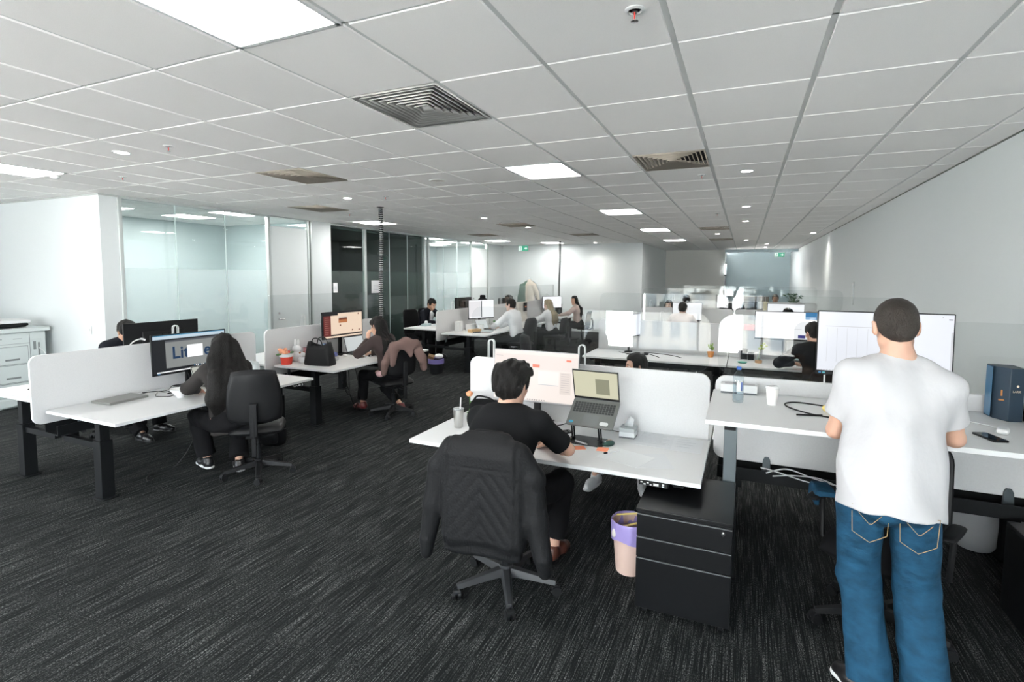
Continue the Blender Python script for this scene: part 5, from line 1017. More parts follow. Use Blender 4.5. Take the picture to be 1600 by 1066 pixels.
# coiled ceiling cables
def coil(label, x, y, z0, z1):
    t = thing('cable_umbilical', label, 'cable duct', (x, y, 0), group='black segmented cable risers'); m = MB(); w_ = MB(); n = int((z1-z0)/.034)
    for i in range(n):
        z = z0+(i+.5)*(z1-z0)/n; sx = .012*math.sin(z*3.1); m.lathe([(.012, -.010), (.036, -.008), (.036, .006), (.012, .008)], (sx, 0, z), 14)
        w_.lathe([(.0315, .0065), (.0315, .0155)], (sx, 0, z), 12)
    m.mi(0).tube([(.012*math.sin(z*3.1), 0, z) for z in np.linspace(z0, z1, 30)], .013, 6); m.build('segments', BLKP, t); w_.build('pale_spacers', mat('spacer', (.42, .44, .43), .5), t)
    MB().lathe([(.0, 0), (.06, 0), (.06, -.01), (.02, -.012)][::-1], (.012*math.sin(z1*3.1), 0, z1), 16).build('ceiling_flange', BLKP, t)
coil('black segmented cable riser from ceiling to the second left bench', -5.42, 6.97, .60, CZ-.002)
coil('far black segmented cable riser by the back wall', -5.39, 15.9, .60, CZ-.002)
# ---- C bench and beyond
ZC = .76; ZR = .81
monitor('small black monitor back above the third bench screen', (-5.85, 10.45, ZR), -PI/2, .76, .25, .47, 0, SWH, 'arm')
t, p = monitor('white split-page monitor in front of the man in the white shirt', (-5.15, 10.02, ZC), PI/2-.35, .74, .41, .42, -.02, SWH2, 'arm'); popup(p, 'page_gap', -.012, .012, -.17, .18, SDK, 1); popup(p, 'page_left', -.34, -.03, -.15, .17, emi('scr_pg', (.87, .86, .88), .85), 1)
t = thing('black_hat', 'black brimmed hat resting on top of the white split-page monitor', 'hat', (-5.13, 10.03, ZC+.628)); MB().lathe([(0, .10), (.045, .098), (.06, .085), (.062, .03), (.10, .008), (.10, .0), (.0, .0)][::-1], n=20).build('hat', BLKF, t)
laptop('laptop with a pale screen before the man in the white shirt', (-4.88, 9.75, ZC), PI/2-.3, mat('laptop_closed', (.26, .265, .25)), emi('scr_doc', (.66, .70, .70), .75), 115, .33, .23)
def cbox(label, loc, rz, s, m, cat='box', name='white_box'):
    t = thing(name, label, cat, loc, rz); MB().bx(-s[0]/2, s[0]/2, -s[1]/2, s[1]/2, 0, s[2]).build('body', m, t, bevel=.003); MB().bx(-s[0]/2-.001, s[0]/2+.001, -s[1]/2-.001, s[1]/2+.001, s[2]*.86, s[2]+.001).build('lid', m, t); return t
cbox('narrow tall white box near the end of the third bench screen', (-5.33, 9.35, ZC), 0, (.10, .16, .20), PLW)
cbox('low wide white box on the third bench beside the narrow one', (-5.2, 9.72, ZC), 0, (.14, .38, .12), PLW)
cbox('light wooden box near the corner of the third bench', (-4.95, 9.32, ZC), 1.2, (.26, .12, .06), flat('wood', (.58, .38, .18), .6), name='wooden_box')
t = thing('keyboard', 'black keyboard leaning under the wooden box', 'keyboard', (-4.83, 9.30, ZC), 1.2); MB().bx(-.13, .13, -.05, .05, 0, .018).build('keys', BLKP, t, bevel=.004)
cbox('small white cube box before the pale laptop', (-4.95, 9.62, ZC), .3, (.10, .10, .12), PLW)
t = thing('notebook_stack', 'stack of thin pale notebooks at the third bench corner', 'notebooks', (-4.72, 9.40, ZC), .2); MB().bx(-.12, .10, -.11, .11, 0, .012).build('brown_notebook', flat('nb', (.20, .13, .12)), t, bevel=.002); MB().bx(-.10, .12, -.10, .10, .012, .03).build('pale_notebook', flat('nb2', (.50, .58, .58)), t, bevel=.002)
t = thing('small_plant', 'tiny potted plant beyond the pale laptop on the third bench', 'plant', (-5.2, 10.75, ZC)); MB().lathe([(0, 0), (.03, 0), (.04, .07), (0, .065)], n=16).build('pot', PLW, t); MB().ball((0, 0, .10), (.03, .03, .035), 8).build('leaves', flat('leaf', (.08, .2, .06)), t)
t = thing('tissue_box', 'pale teal tissue box with a tissue on the suited man\'s desk', 'tissue box', (-6.25, 9.55, ZR), .1); MB().bx(-.06, .06, -.12, .12, 0, .05).build('carton', flat('teal_c', (.42, .52, .54)), t, bevel=.002); MB().ball((0, 0, .075), (.04, .05, .04), 8).build('tissue', PAPER, t)
paper('pale papers spread before the suited man', (-6.13, 9.95, ZR), .0, .26, .50, flat('paper_teal', (.62, .70, .72)))
paper('upright white card leaning on the third bench screen end', (-5.72, 9.62, ZR), .1, .10, .2, PAPER, th=.10, name='white_card')
t = thing('waste_bin', 'black waste bin with a lilac liner and rubbish under the third bench', 'bin', (-5.42, 8.62, 0)); MB().lathe([(0, 0), (.12, 0), (.15, .28), (.145, .28), (0, .05)], n=24).build('bucket', BLKP, t); MB().lathe([(.15, .20), (.157, .20), (.158, .29), (.14, .29), (.13, .24)], n=24).build('liner', flat('liner_lilac2', (.16, .13, .32), .4), t); MB().ball((.03, .05, .33), (.09, .09, .05), 10).build('white_rubbish', PAPER, t); MB().box((-.06, -.08, .33), (.12, .09, .06), rotm(.4, .3, .5)).build('brown_rubbish', flat('cardb', (.20, .12, .06)), t)
cbox('white stand with a dark poster behind the man in white shirt', (-5.15, 12.25, .74), PI/2, (.62, .05, .50), mat('cab_white', (.62, .58, .52), .6), 'noticeboard', 'noticeboard')
t = thing('dark_poster', 'small dark framed poster on the noticeboard', 'poster', (-5.10, 12.35, 1.0), PI/2); MB().bx(-.10, .10, -.012, 0, 0, .22).build('frame', BLKP, t); MB().bx(-.05, .06, -.014, -.012, .10, .13).build('red_line', flat('rl', (.6, .2, .1)), t)
monitor('small black-backed monitor over the fourth bench screen', (-5.85, 12.7, .74), -PI/2, .76, .20, .47, 0, SWH, 'arm')
monitor('white monitor beyond the blonde woman', (-5.2, 14.7, .74), PI/2-.5, .76, .36, .38, 0, SWH2, 'arm')
t = thing('desk_speaker', 'small black box speaker near the far cable riser', 'speaker', (-5.2, 15.3, .74)); MB().bx(-.08, .08, -.10, .10, 0, .30).build('box', BLKP, t, bevel=.005); MB().cyl((.08, 0, .12), (.084, 0, .12), .05).build('cone', BLKF, t)
# row 2 items
Z3 = .72
monitor('wide white-page monitor with a blue corner, second middle row', (.545, 8.22, Z3), 0, .78, .40, .50, 0, SWH2, 'arm')
p = [o for o in COL.objects if o.name.startswith('housing')][-1]
popup(p, 'blue_corner', .24, .38, .10, .195, SBL, 1); popup(p, 'navy_corner', .16, .25, -.165, -.12, emi('scr_nv2', (.05, .05, .25), .8), 1); popup(p, 'page_line', -.30, .20, -.04, -.035, SLG, 1)
laptop('dark laptop open in front of the man in black at the second row', (.80, 8.02, Z3), -.1, mat('laptop_dark', (.06, .065, .07)), emi('scr_teal', (.30, .40, .40), .6), 115, .34, .24)
for i, x in enumerate((.02, .11)): 
    t = thing('sticky_note', ('pink sticky note on the second row screen, left one', 'pink sticky note on the second row screen, right one')[i], 'sticky note', (x+.04, 8.405, 1.12), 0, 'pink notes on the felt screen'); MB().bx(-.045, .045, -.003, 0, 0, .085).build('note', flat('note_pink', (.90, .36, .40)), t)
t = thing('cork_pot_sprig', 'green sprig in a small glass on a cork base', 'plant', (.215, 7.93, Z3)); MB().cyl((0, 0, 0), (0, 0, .035), .045).build('cork_base', flat('cork', (.50, .30, .15), .8), t); MB().lathe([(.02, .035), (.022, .10), (.014, .13), (.016, .15)], n=16).build('glass', glass('pet', ()), t); m = MB().tube(spline([(0, 0, .04), (.01, 0, .15), (.05, 0, .24), (.08, 0, .2)], 6), .003, 6)
for a, b in ((.03, .24), (.06, .27), (.09, .24), (.05, .20), (.01, .2)): m.ball((a, 0, b), (.022, .01, .016), 8)
m.build('sprig', flat('sprig', (.35, .42, .08)), t)
t = thing('desk_speaker', 'black speaker pair by the second row screen, taller one', 'speaker', (.03, 8.22, Z3)); MB().bx(-.045, .045, -.04, .04, 0, .15).build('box', BLKP, t, bevel=.004); MB().cyl((0, -.04, .06), (0, -.043, .06), .03).build('cone', BLKF, t)
t = thing('desk_speaker', 'shorter black speaker beside the taller one on the second row', 'speaker', (.12, 8.18, Z3)); MB().bx(-.04, .04, -.04, .04, 0, .11).build('box', BLKP, t, bevel=.004); MB().cyl((0, -.04, .05), (0, -.043, .05), .025).build('cone', BLKF, t)
cbox('small white cylinder-like box right of the speakers', (.2, 8.25, Z3), 0, (.05, .05, .10), PLW)
t = thing('green_saucer', 'small green dish near the front of the second row desk', 'dish', (.01, 7.83, Z3)); MB().lathe([(0, .005), (.05, 0), (.065, .014), (0, .010)], n=20).build('dish', flat('dgreen', (.08, .38, .28), .4), t)
t = thing('computer_mouse', 'black mouse among cables on the second row left desk', 'mouse', (-1.32, 8.0, Z3)); MB().ball((0, 0, .015), (.04, .06, .024), 12).build('shell', BLKP, t)
for i, pts in enumerate(([(-1.75, 8.1, .724), (-1.5, 7.95, .724), (-1.32, 8.05, .73), (-1.1, 7.8, .724)], [(-1.6, 7.9, .724), (-1.4, 8.2, .724), (-1.0, 8.1, .724), (-.8, 7.9, .724)])): cable('desk_cable', ('black cable winding past the second row mouse, longer one', 'second thin black cable across the left desk of row two')[i], pts, .005, BLKP)
monitor('slim monitor seen edge-on at the second row left desk', (-1.55, 8.15, Z3), 1.35, .6, .36, .42, 0, SWH, 'pole')
t = thing('orange_pot_plant', 'little plant in an orange pot by the second row screen', 'plant', (-.42, 8.2, Z3)); MB().lathe([(0, 0), (.035, 0), (.05, .08), (0, .075)], n=18).build('pot', flat('pot_or', (.60, .25, .07)), t); m = MB()
for i in range(7): a = i*.9; m.ball((.03*math.cos(a), .03*math.sin(a), .12+.01*i), (.012, .012, .035), 8, rotm(.5*math.sin(a), .5*math.cos(a), 0))
m.build('leaves', flat('leaf2', (.18, .30, .06)), t)
t = thing('blue_bottle', 'tiny blue-labelled bottle on top of the second row screen line', 'bottle', (.18, 8.9, Z3)); MB().lathe([(0, 0), (.03, 0), (.032, .14), (.012, .18), (.012, .2), (0, .2)], n=16).build('body', flat('btl', (.45, .6, .68), .2), t)
# row 1 far side: dark monitor backs and clutter
t = thing('pencil', 'yellow and black pencil standing in the gap between the two screens', 'pencil', (-.19, 4.55, .72)); MB().cyl((0, 0, 0), (0.03, 0, .30), .008, n=8).build('barrel', flat('pyel', (.7, .55, .2)), t); MB().lathe([(0, 0), (.035, 0), (.035, .09), (.03, .09), (.03, .01), (0, .01)], n=16).build('holder', BLKP, t)
# row 3 / 4
monitor('white monitor before the person wearing headphones', (.79, 12.05, Z3), 0, .68, .36, .46, 0, SWH2, 'arm')
p = [o for o in COL.objects if o.name.startswith('housing')][-1]; popup(p, 'text_line', -.30, -.18, -.06, -.045, SDK, 1)
monitor('white monitor behind the two dark heads, third row', (-1.13, 12.05, Z3), 0, .62, .40, .42, 0, SWH2, 'arm')
monitor('black monitor back at the third row far side', (-.15, 12.65, Z3), PI, .70, .36, .42, 0, SB, 'arm')
cbox('dark box on the farthest row beside the older man', (.1, 16.2, Z3), 0, (.5, .3, .50), BLKP, 'box', 'dark_box')
cbox('brown box row behind the dark box, farthest row', (.2, 16.75, Z3), 0, (.9, .2, .62), flat('brn', (.22, .19, .16)), 'box', 'brown_box')
cbox('upright cream file beside the brown box, farthest row', (.55, 16.1, Z3), 0, (.10, .1, .50), flat('crm', (.62, .58, .42)), 'file', 'cream_file')
t = thing('potted_pothos', 'trailing green plant on the farthest desk by the right wall', 'plant', (1.28, 16.9, Z3)); MB().lathe([(0, 0), (.08, 0), (.11, .18), (.10, .18), (0, .16)], n=20).build('pot', PLW, t)
m = MB(); s_ = MB()
for i in range(34):
    a = rnd.uniform(0, 6.28); r_ = rnd.uniform(.04, .26); h_ = .62+rnd.uniform(-.15, .12)-.5*r_*r_; c = (r_*math.cos(a)*1.0, r_*math.sin(a)*.7, h_)
    m.ball(c, (.055, .035, .008), 8, rotm(rnd.uniform(-.7, .7), rnd.uniform(-.7, .7), a)); s_.tube([(0, 0, .15), (c[0]*.4, c[1]*.4, h_*.8), c], .004, 5)
m.build('leaves', mat('pothos', (.035, .11, .045), .4), t); s_.build('stems', flat('pstem', (.1, .2, .06)), t)
# coats on the back wall
t = thing('coat_hook', 'metal coat hanger hooked on the back wall', 'coat hanger', (-7.0, 17.33, 1.80)); MB().tube([(0, .06, .05), (0, .0, .06), (0, -.01, .02), (0, -.01, -.02)], .008, 6).tube([(-.22, -.01, -.14), (0, -.01, -.02), (.22, -.01, -.14)], .008, 6).build('hook', CHROME, t)

for y, z, w_, h_, lab in ((10.2, 1.62, .34, .30, 'white notice sheet stuck on the dark office glass'), (8.83, 1.62, .13, .21, 'small white door sign at the edge of the dark office')):
    t = thing('paper_notice', lab, 'notice', (XG+.012, y, z), group=None); MB().bx(0, .003, -w_/2, w_/2, -h_/2, h_/2).build('sheet', PAPER, t); m = MB()
    for i in range(4): m.bx(.003, .004, -w_*.3, w_*.3, h_*.1-i*h_*.12, h_*.13-i*h_*.12)
    m.build('writing', mat('ink', (.42, .44, .47), .8), t)
# ================================================================ people
TEE_W = mat('tee_white', (.50, .50, .515), .85, bump=.9, bscale=7, bstretch=(1.3, 1, .55), spec=.2); SHIRT_W = mat('shirt_white', (.68, .69, .71), .75, bump=.1, bscale=350)
TEE_B = mat('tee_black', (.008, .0085, .0095), .9, bump=.2, bscale=350, spec=.12); JEANS = mat('denim', (.011, .056, .108), .85, bump=1., bscale=16, bstretch=(1, 1, 1.7), var=.30, vscale=12, spec=.2)
TR_B = mat('trousers_black', (.007, .007, .008), .85, bump=.2, bscale=350, spec=.12); SUIT = mat('suit_black', (.007, .008, .012), .8, spec=.12); BROWN_T = mat('top_brown', (.040, .026, .025), .85, bump=.2, bscale=300); GREYJ = mat('jacket_grey', (.16, .17, .18), .9)
SHB = mat('shoe_black', (.008, .008, .009), .35); SHW = mat('shoe_white', (.66, .66, .66), .6); SHR = mat('shoe_brown', (.085, .028, .018), .3)
def hip(x, y, z): return (x, y, z)
# 1 standing man, white t-shirt and jeans, seen from behind
def stand_extra(t, J):
    P, f, r = J['_P'], J['_f'], J['_r']; st = mat('stitch', (.35, .24, .12), .8)
    # back pockets and stitching lie on the seat of the jeans
    for q in (-1, 1):
        o = P+r*q*.088+A(0, -.142, -.105); m = MB(); pts = [(-.070, .075), (.070, .075), (.064, -.045), (0, -.082), (-.064, -.045)]
        y = lambda x: -.012*(1-(x/.08)**2)
        L_ = lambda ps: [(o[0]+a0+(a1-a0)*u, o[1]+y(a0+(a1-a0)*u), o[2]+b0+(b1-b0)*u) for (a0, b0), (a1, b1) in zip(ps, ps[1:]) for u in (0, .25, .5, .75)]
        m.tube(L_(pts+[pts[0]]), .0014, 5); m.tube(L_([(-.045, .045), (-.005, .0), (.005, .0), (.045, .045), (.046, .046)]), .0012, 5)
        m.build('pocket_stitching', st, t)
J1 = dict(pelvis=(0, 0, .93), waistr=.146, thr=.082, neck=(.045, .15, 1.505), head=(-.012, .035, .158), look=(.10, .24, .0), ty=.03, sw=1.0, hw=.100, hemr=.172, hemf=1.14, hemo=.036, hipr=.162, hL=(-.07, .42, 1.135), hR=(.15, .43, 1.135), eL=(-.185, .20, 1.140), eR=(.29, .20, 1.16), shd=.085, slv=.66, pL=(-.45, -.35, -1.3), pR=(.6, -.35, -1.3), fL=(-.045, -.13, .09), fR=(.155, -.13, .09), kL=(-.1, 1, 0), kR=(.1, 1, 0), tL=(-.6, .8, 0), tR=(.3, 1, 0), hem=.845, slump=.0, cL=.5, cR=.5, shf=-.02, bL=(0, 0, 1), bR=(0, 0, 1))
person('standing man in a white t-shirt and blue jeans seen from behind', (.625, 2.80, 0), 0, J1, SKIN_L, .0065, (TEE_W, 'tee', .014, .010, 't_shirt'), (JEANS, .012, .084, .088, 'jeans', .98), ('crew', HAIRD), (SHB, SHW), sleeve='short', extra=stand_extra, seed=5, build_w=1.08, s=1.03)
# 2 seated man, black t-shirt, near desk
J2 = dict(pelvis=(0, .0, .56), neck=(-.01, .14, 1.06), head=(.01, .055, .145), hs=1.07, look=(-.30, .18, .0), ty=-.08, hL=(-.10, .52, .76), hR=(.16, .50, .765), pL=(-1, -.1, -.5), pR=(1, .1, -.6), fL=(-.11, .33, .10), fR=(.22, .40, .10), kL=(-.3, .6, 1), kR=(.3, .6, 1), tL=(-.1, 1, 0), tR=(.25, 1, 0), slump=.05, hem=.43, shf=.02)
person('seated man in a black t-shirt at the near desk, seen from behind', (-1.30, 2.78, 0), .05, J2, SKIN_L, .0078, (TEE_B, 'tee', .020, .004, 't_shirt'), (TR_B, .010, .080, .075, 'trousers', .80), ('fluffy', HAIRB), (SHR, SHB), sleeve='short', seed=11, s=1.05, build_w=1.12)
# 3 long-haired woman at the nearest left bench
def flow(hx, L, w0, w1, ext=0.):
    return hx
def longhair(J0, back, length, w0, w1, lean=(0, 0, 0), side=.05):
    """hair curtain from the back of the head down the back; positions in person space"""
    N = A(*J0['neck']); hc = N+A(*J0['head']); bx, by = back
    pts = []
    for q in (-1, 0, 1):
        x = A(-by, bx, 0)*q
        pts.append(([hc+A(bx*.06, by*.06, .02)+x*.05, hc+A(bx*.09, by*.09, -.10)+x*side*1.1, N+A(bx*.155, by*.155, -.10)+x*(side+.03), N+A(bx*.165, by*.165, -length*.65)+x*(side+.045)+A(*lean)*.5, N+A(bx*.15, by*.15, -length)+x*(side+.03)+A(*lean)], [w0, w0*1.02, w0*1.05, w1*1.1, w1*.55], ((bx, by, 0), 1.35)))
    return pts
J3 = dict(pelvis=(0, .0, .55), neck=(0.0, .10, 1.065), head=(0, .04, .145), look=(-.05, .15, .0), ty=0, hL=(-.15, .50, .77), hR=(.14, .48, .77), pL=(-1, -.1, -.4), pR=(1, -.1, -.4), fL=(-.12, .34, .12), fR=(.10, .12, .10), kL=(-.2, .6, 1), kR=(.2, .6, 1), slump=.03, hem=.43)
J3['hairflow'] = longhair(J3, (0, -1), .43, .068, .082, side=.078)
person('woman with very long dark hair in black at the nearest left bench', (-4.33, 3.32, 0), PI/2-.38, J3, SKIN_L, .010, (mat('top_darkbrown', (.013, .0105, .010), .85, bump=.2, bscale=300), 'tee', .018, .004, 'top'), (TR_B, .010, .078, .085, 'trousers', .92), ('long', HAIRB), (SHB, SHW), sleeve='long', seed=21, fem=True, s=1.0, face=True)
# 4 man leaning behind the dark monitor
J4 = dict(pelvis=(0, 0, .55), neck=(.02, .24, 1.11), head=(0.02, .09, .12), look=(-.1, .55, .1), hL=(-.2, .55, .86), hR=(.2, .55, .86), fL=(-.16, .52, .10), fR=(.22, .75, .10), kL=(-.2, .6, 1), kR=(.2, .6, 1), slump=.04, hem=.5)
def j4x(t, J):
    S = Sdf(); N = J['_N']; S.cone(N-J['_r']*.06+A(0, -.03, .0), N+J['_r']*.06+A(0, -.03, 0), .055, None, .02); S.ell(N+A(0, -.06, -.03), (.13, .05, .06)); sobj('hood', S, .012, GREYJ, t)
person('man in a dark jacket with grey hood leaning behind the dark monitor', (-6.88, 3.74, 0), -PI/2+.1, J4, SKIN_T, .012, (SUIT, 'turtle', .022, .005, 'jacket'), (TR_B, .010, .078, .072, 'trousers'), ('short', HAIRB), (SHB, SHB), seed=31, extra=j4x)
# 5 woman in brown top at the second left bench
J5 = dict(pelvis=(0, 0, .55), neck=(-.01, .17, 1.06), head=(.0, .06, .14), look=(.05, .22, .0), ty=.05, hL=(-.085, .33, 1.02), hR=(.12, .5, .79), pL=(-.9, .25, -1), pR=(1, -.1, -.5), fL=(-.05, .50, .10), fR=(.12, -.05, .12), kL=(-.1, .6, 1), kR=(.2, .8, .6), tL=(.1, 1, -.1), slump=.04, hem=.43, dL=(.1, .1, 1), bL=(-1, .2, 0), cL=1.1)
J5['hairflow'] = longhair(J5, (0, -1), .30, .052, .045, side=.045)
person('woman in a brown top leaning on the second left bench', (-4.36, 5.79, 0), PI/2-.12, J5, SKIN_L, .010, (BROWN_T, 'tee', .016, .004, 'top'), (TR_B, .006, .075, .070, 'trousers', .86), ('long', HAIRB), (mat('shoe_red', (.10, .012, .012), .3), SHB), seed=41, fem=True)
# 6 suited man
def j6x(t, J):
    N, f, r, up, P = J['_N'], J['_f'], J['_r'], J['_up'], J['_P']
    S = Sdf(); a = N+f*.105-up*.03; b = P*.55+N*.45+f*.155; S.cone(a, b, .068, .028, .02, flat=(f, 1.5)); S.cone(N-up*.03, N+up*.045+f*.01, .060, .056, .02, cut=(False, True)); sobj('white_shirt', S, .008, SHIRT_W, t)
J6 = dict(pelvis=(0, 0, .56), neck=(0, .22, 1.10), head=(0, .075, .13), look=(-.15, .55, .0), ty=0, hL=(.03, .36, 1.12), hR=(.10, .50, .83), pL=(-1, .3, -1), pR=(1, -.1, -.5), fL=(-.12, .4, .10), fR=(.14, .42, .10), kL=(-.2, .6, 1), kR=(.2, .6, 1), hem=.43, slump=.02, dL=(.0, -.1, 1), bL=(.2, 1, 0), cL=1.5)
person('man in a dark suit and white shirt resting his chin on his hand', (-6.85, 10.30, 0), -PI/2-.15, J6, SKIN_T, .010, (SUIT, 'tee', .022, .004, 'suit_jacket'), (TR_B, .010, .08, .075, 'trousers'), ('short', HAIRB), (SHB, SHB), seed=51, extra=j6x, s=1.03)
# 7 man in white shirt
J7 = dict(pelvis=(0, 0, .60), neck=(0, .14, 1.14), head=(0, .05, .145), look=(.1, .12, .0), hL=(-.12, .58, .80), hR=(.12, .56, .80), pL=(-1, -.1, -.5), pR=(1, -.1, -.5), fL=(-.12, .4, .10), fR=(.14, .42, .10), kL=(-.2, .6, 1), kR=(.2, .6, 1), hem=.43, slump=.02)
person('man with short dark hair in a white shirt typing at the third bench', (-4.28, 9.98, 0), PI/2-.15, J7, SKIN_F, .0115, (SHIRT_W, 'collar', .022, .005, 'shirt'), (TR_B, .010, .08, .075, 'trousers'), ('short', HAIRB), (SHB, SHB), seed=61, s=1.03)
# 8 blonde woman
J8 = dict(pelvis=(0, 0, .55), neck=(0, .08, 1.06), head=(0, .04, .145), look=(-.1, .1, .0), hL=(-.12, .5, .78), hR=(.12, .50, .78), pL=(-1, -.1, -.5), pR=(1, -.1, -.5), fL=(-.12, .3, .10), fR=(.14, .32, .10), kL=(-.2, .6, 1), kR=(.2, .6, 1), hem=.43, slump=.02)
J8['hairflow'] = longhair(J8, (0, -1), .34, .050, .045, side=.05)
person('woman with long ash-blonde hair in a white top', (-4.20, 11.88, 0), PI/2-.1, J8, SKIN_F, .013, (SHIRT_W, 'tee', .02, .005, 'top'), (TR_B, .010, .08, .075, 'trousers'), ('long', HAIRBL), (SHB, SHB), seed=71, fem=True)
# 9 smiling woman with dark hair
J9 = dict(J8); J9.update(look=(.85, .12, 0), hL=(-.2, .5, .80)); J9 = {k: v for k, v in J9.items() if not k.startswith('_')}
person('smiling woman with long dark hair facing left near the back wall', (-4.32, 14.45, 0), PI/2+.25, J9, SKIN_L, .013, (mat('top_pink', (.60, .47, .42), .8), 'tee', .018, .004, 'top'), (TR_B, .010, .08, .075, 'trousers'), ('long', HAIRB), (SHB, SHB), seed=81, fem=True)
# 10 dark head beyond
J10 = {k: v for k, v in J7.items() if not k.startswith('_')}; J10.update(pelvis=(0, 0, .52), neck=(0, .12, 1.02))
person('dark-haired person mostly hidden behind the man in the white shirt', (-6.80, 14.75, 0), -PI/2, J10, SKIN_T, .015, (SUIT, 'tee', .02, .004, 'top'), (TR_B, .010, .08, .075, 'trousers'), ('fluffy', HAIRB), (SHB, SHB), seed=91, face=True)
# 11 man in black, second middle row
J11 = dict(pelvis=(0, 0, .56), neck=(-.01, .14, 1.06), head=(.0, .05, .14), look=(.25, .22, .0), hL=(-.16, .40, .79), hR=(.16, .50, .79), pL=(-1, .1, -.5), pR=(1, -.1, -.5), fL=(-.12, .4, .10), fR=(.14, .42, .10), kL=(-.2, .6, 1), kR=(.2, .6, 1), hem=.43, slump=.04)
person('man in a black top typing at the second middle row', (.87, 7.28, 0), .28, J11, SKIN_L, .011, (TEE_B, 'tee', .02, .004, 'top'), (TR_B, .010, .08, .075, 'trousers'), ('short', HAIRB), (SHB, SHB), seed=101, s=1.05)
def cp(J, **k): d = {a: b for a, b in J.items() if not a.startswith('_')}; d.update(k); return d
# 12 person with headphones
def j12x(t, J):
    c, R = J['_hc'], J['_R']; Q = lambda x, y, z: c+R@A(x, y, z); Rm = Matrix(R.tolist()); h = MB().tube([Q(.098*math.cos(a), -.01, .02+.105*math.sin(a)) for a in np.linspace(0, PI, 14)], .008, 6).build('headband', BLKP, t)
    for q in (-1, 1): MB().ball(Q(q*.10, -.01, -.005), (.018, .034, .038), 12, Rm).build('ear_cup', mat('cup_orange', (.7, .12, .04), .4) if q < 0 else BLKP, t)
person('person wearing headphones with an orange ear cup at the third row', (.80, 11.20, 0), .1, cp(J11, neck=(0, .10, 1.04), look=(.1, .1, 0)), SKIN_L, .014, (mat('top_sand', (.55, .50, .45), .8), 'tee', .02, .004, 'top'), (TR_B, .010, .08, .075, 'trousers'), ('short', HAIRB), (SHB, SHB), seed=111, extra=j12x)
# 13 older man
person('older grey-haired man facing us at the farthest row', (.86, 17.72, 0), PI, cp(J11, neck=(0, .10, 1.10), look=(.0, .1, 0), pelvis=(0, 0, .58)), SKIN_T, .015, (SUIT, 'tee', .02, .004, 'top'), (TR_B, .010, .08, .075, 'trousers'), ('short', HAIRG), (SHB, SHB), seed=121, s=1.05)
# 14-16 third row, left half
person('woman with parted dark hair facing us over the third row screen', (-1.66, 13.3, 0), PI, cp(J8, neck=(0, .10, 1.06), hairflow=longhair(dict(neck=(0, .10, 1.06), head=(0, .04, .145)), (0, -1), .3, .05, .045, side=.05)), SKIN_F, .014, (SHIRT_W, 'tee', .02, .004, 'top'), (TR_B, .010, .08, .075, 'trousers'), ('long', HAIRB), (SHB, SHB), seed=131, fem=True)
person('black-haired person seen from behind at the third row, left half', (-1.17, 11.25, 0), -.1, cp(J11, neck=(0, .10, 1.10), pelvis=(0, 0, .58), look=(0, .1, 0)), SKIN_F, .013, (mat('top_palepink', (.66, .56, .55), .8), 'tee', .02, .004, 'top'), (TR_B, .010, .08, .075, 'trousers'), ('short', HAIRB), (SHB, SHB), seed=141)
person('person whose dark hair just shows above the third row heads', (-1.50, 15.5, 0), 0, cp(J11, neck=(0, .10, 1.10), pelvis=(0, 0, .58)), SKIN_F, .016, (SUIT, 'tee', .02, .004, 'top'), (TR_B, .010, .08, .075, 'trousers'), ('fluffy', HAIRB), (SHB, SHB), seed=151)
# 17 person behind the near screen, only white sneakers and a bit of head show
def j17x(t, J):
    for k in ('_AL', '_AR'):
        a = J[k]; m = MB()
        for i in range(3): m.box((a[0]+(.047 if k == '_AR' else -.047), a[1]+.045+i*.02, a[2]-.045), (.006, .008, .045), rotm(.5, 0, 0))
        m.build('shoe_stripes', BLKP, t)
person('slouched person behind the near screen with white sneakers showing below the desk', (-.97, 5.15, 0), PI, dict(pelvis=(0, -.1, .50), neck=(0, -.16, .87), head=(0, .03, .13), look=(-1.1, .1, 0), hL=(-.15, .3, .75), hR=(.15, .3, .75), fL=(-.20, .50, .09), fR=(.20, .72, .09), kL=(-.2, .6, 1), kR=(.2, .6, 1), tL=(-.25, 1, 0), tR=(.15, 1, 0), slump=.08, hem=.40), SKIN_L, .012, (SUIT, 'tee', .02, .004, 'top'), (mat('trousers_pale', (.46, .49, .55), .85), .010, .075, .066, 'trousers', .86), ('short', HAIRB), (SHW, SHW), seed=161, extra=j17x)
# ================================================================ chairs and garments
chair('black padded office chair of the long-haired woman, seen from behind', (-4.19, 3.50, 0), PI/2-.80, 'pad', .47, rot=1.0, back_h=.52, back_z=.53)
chair('black padded office chair with a brown cardigan, second left bench', (-4.33, 5.80, 0), PI/2-.45, 'pad', .47, rot=.2, back_h=.46, back_z=.55)
chair('black mesh office chair holding the quilted jacket', (-1.27, 2.80, 0), .08, 'mesh', .47, rot=.10, back_h=.47, back_z=.52, base_mt=mat('base_grey', (.024, .026, .029), .5))
chair('black office chair pushed under the raised desk by the standing man', (.72, 3.28, 0), PI-.5, 'mesh', .46, arms=True, rot=.75, back_h=.50, back_z=.52)
chair('black chair of the man behind the dark monitor', (-6.95, 3.76, 0), -PI/2, 'mesh', .46, rot=.4, back_h=.36)
chair('black high chair of the suited man by the dark office', (-6.98, 10.32, 0), -PI/2-.1, 'mesh', .46, rot=.4, back_z=.52, back_h=.56, back_w=.52)
chair('empty black chair beside the dark glass office', (-7.45, 10.95, 0), PI-.3, 'pad', .46, arms=True, rot=.1)
chair('grey-looking chair of the man in the white shirt', (-4.20, 9.98, 0), PI/2-.15, 'pad', .50, rot=.5, back_z=.55)
chair('chair of the blonde woman, partly behind the clear screen', (-4.12, 11.88, 0), PI/2, 'pad', .46, rot=.5, back_z=.50, back_h=.42)
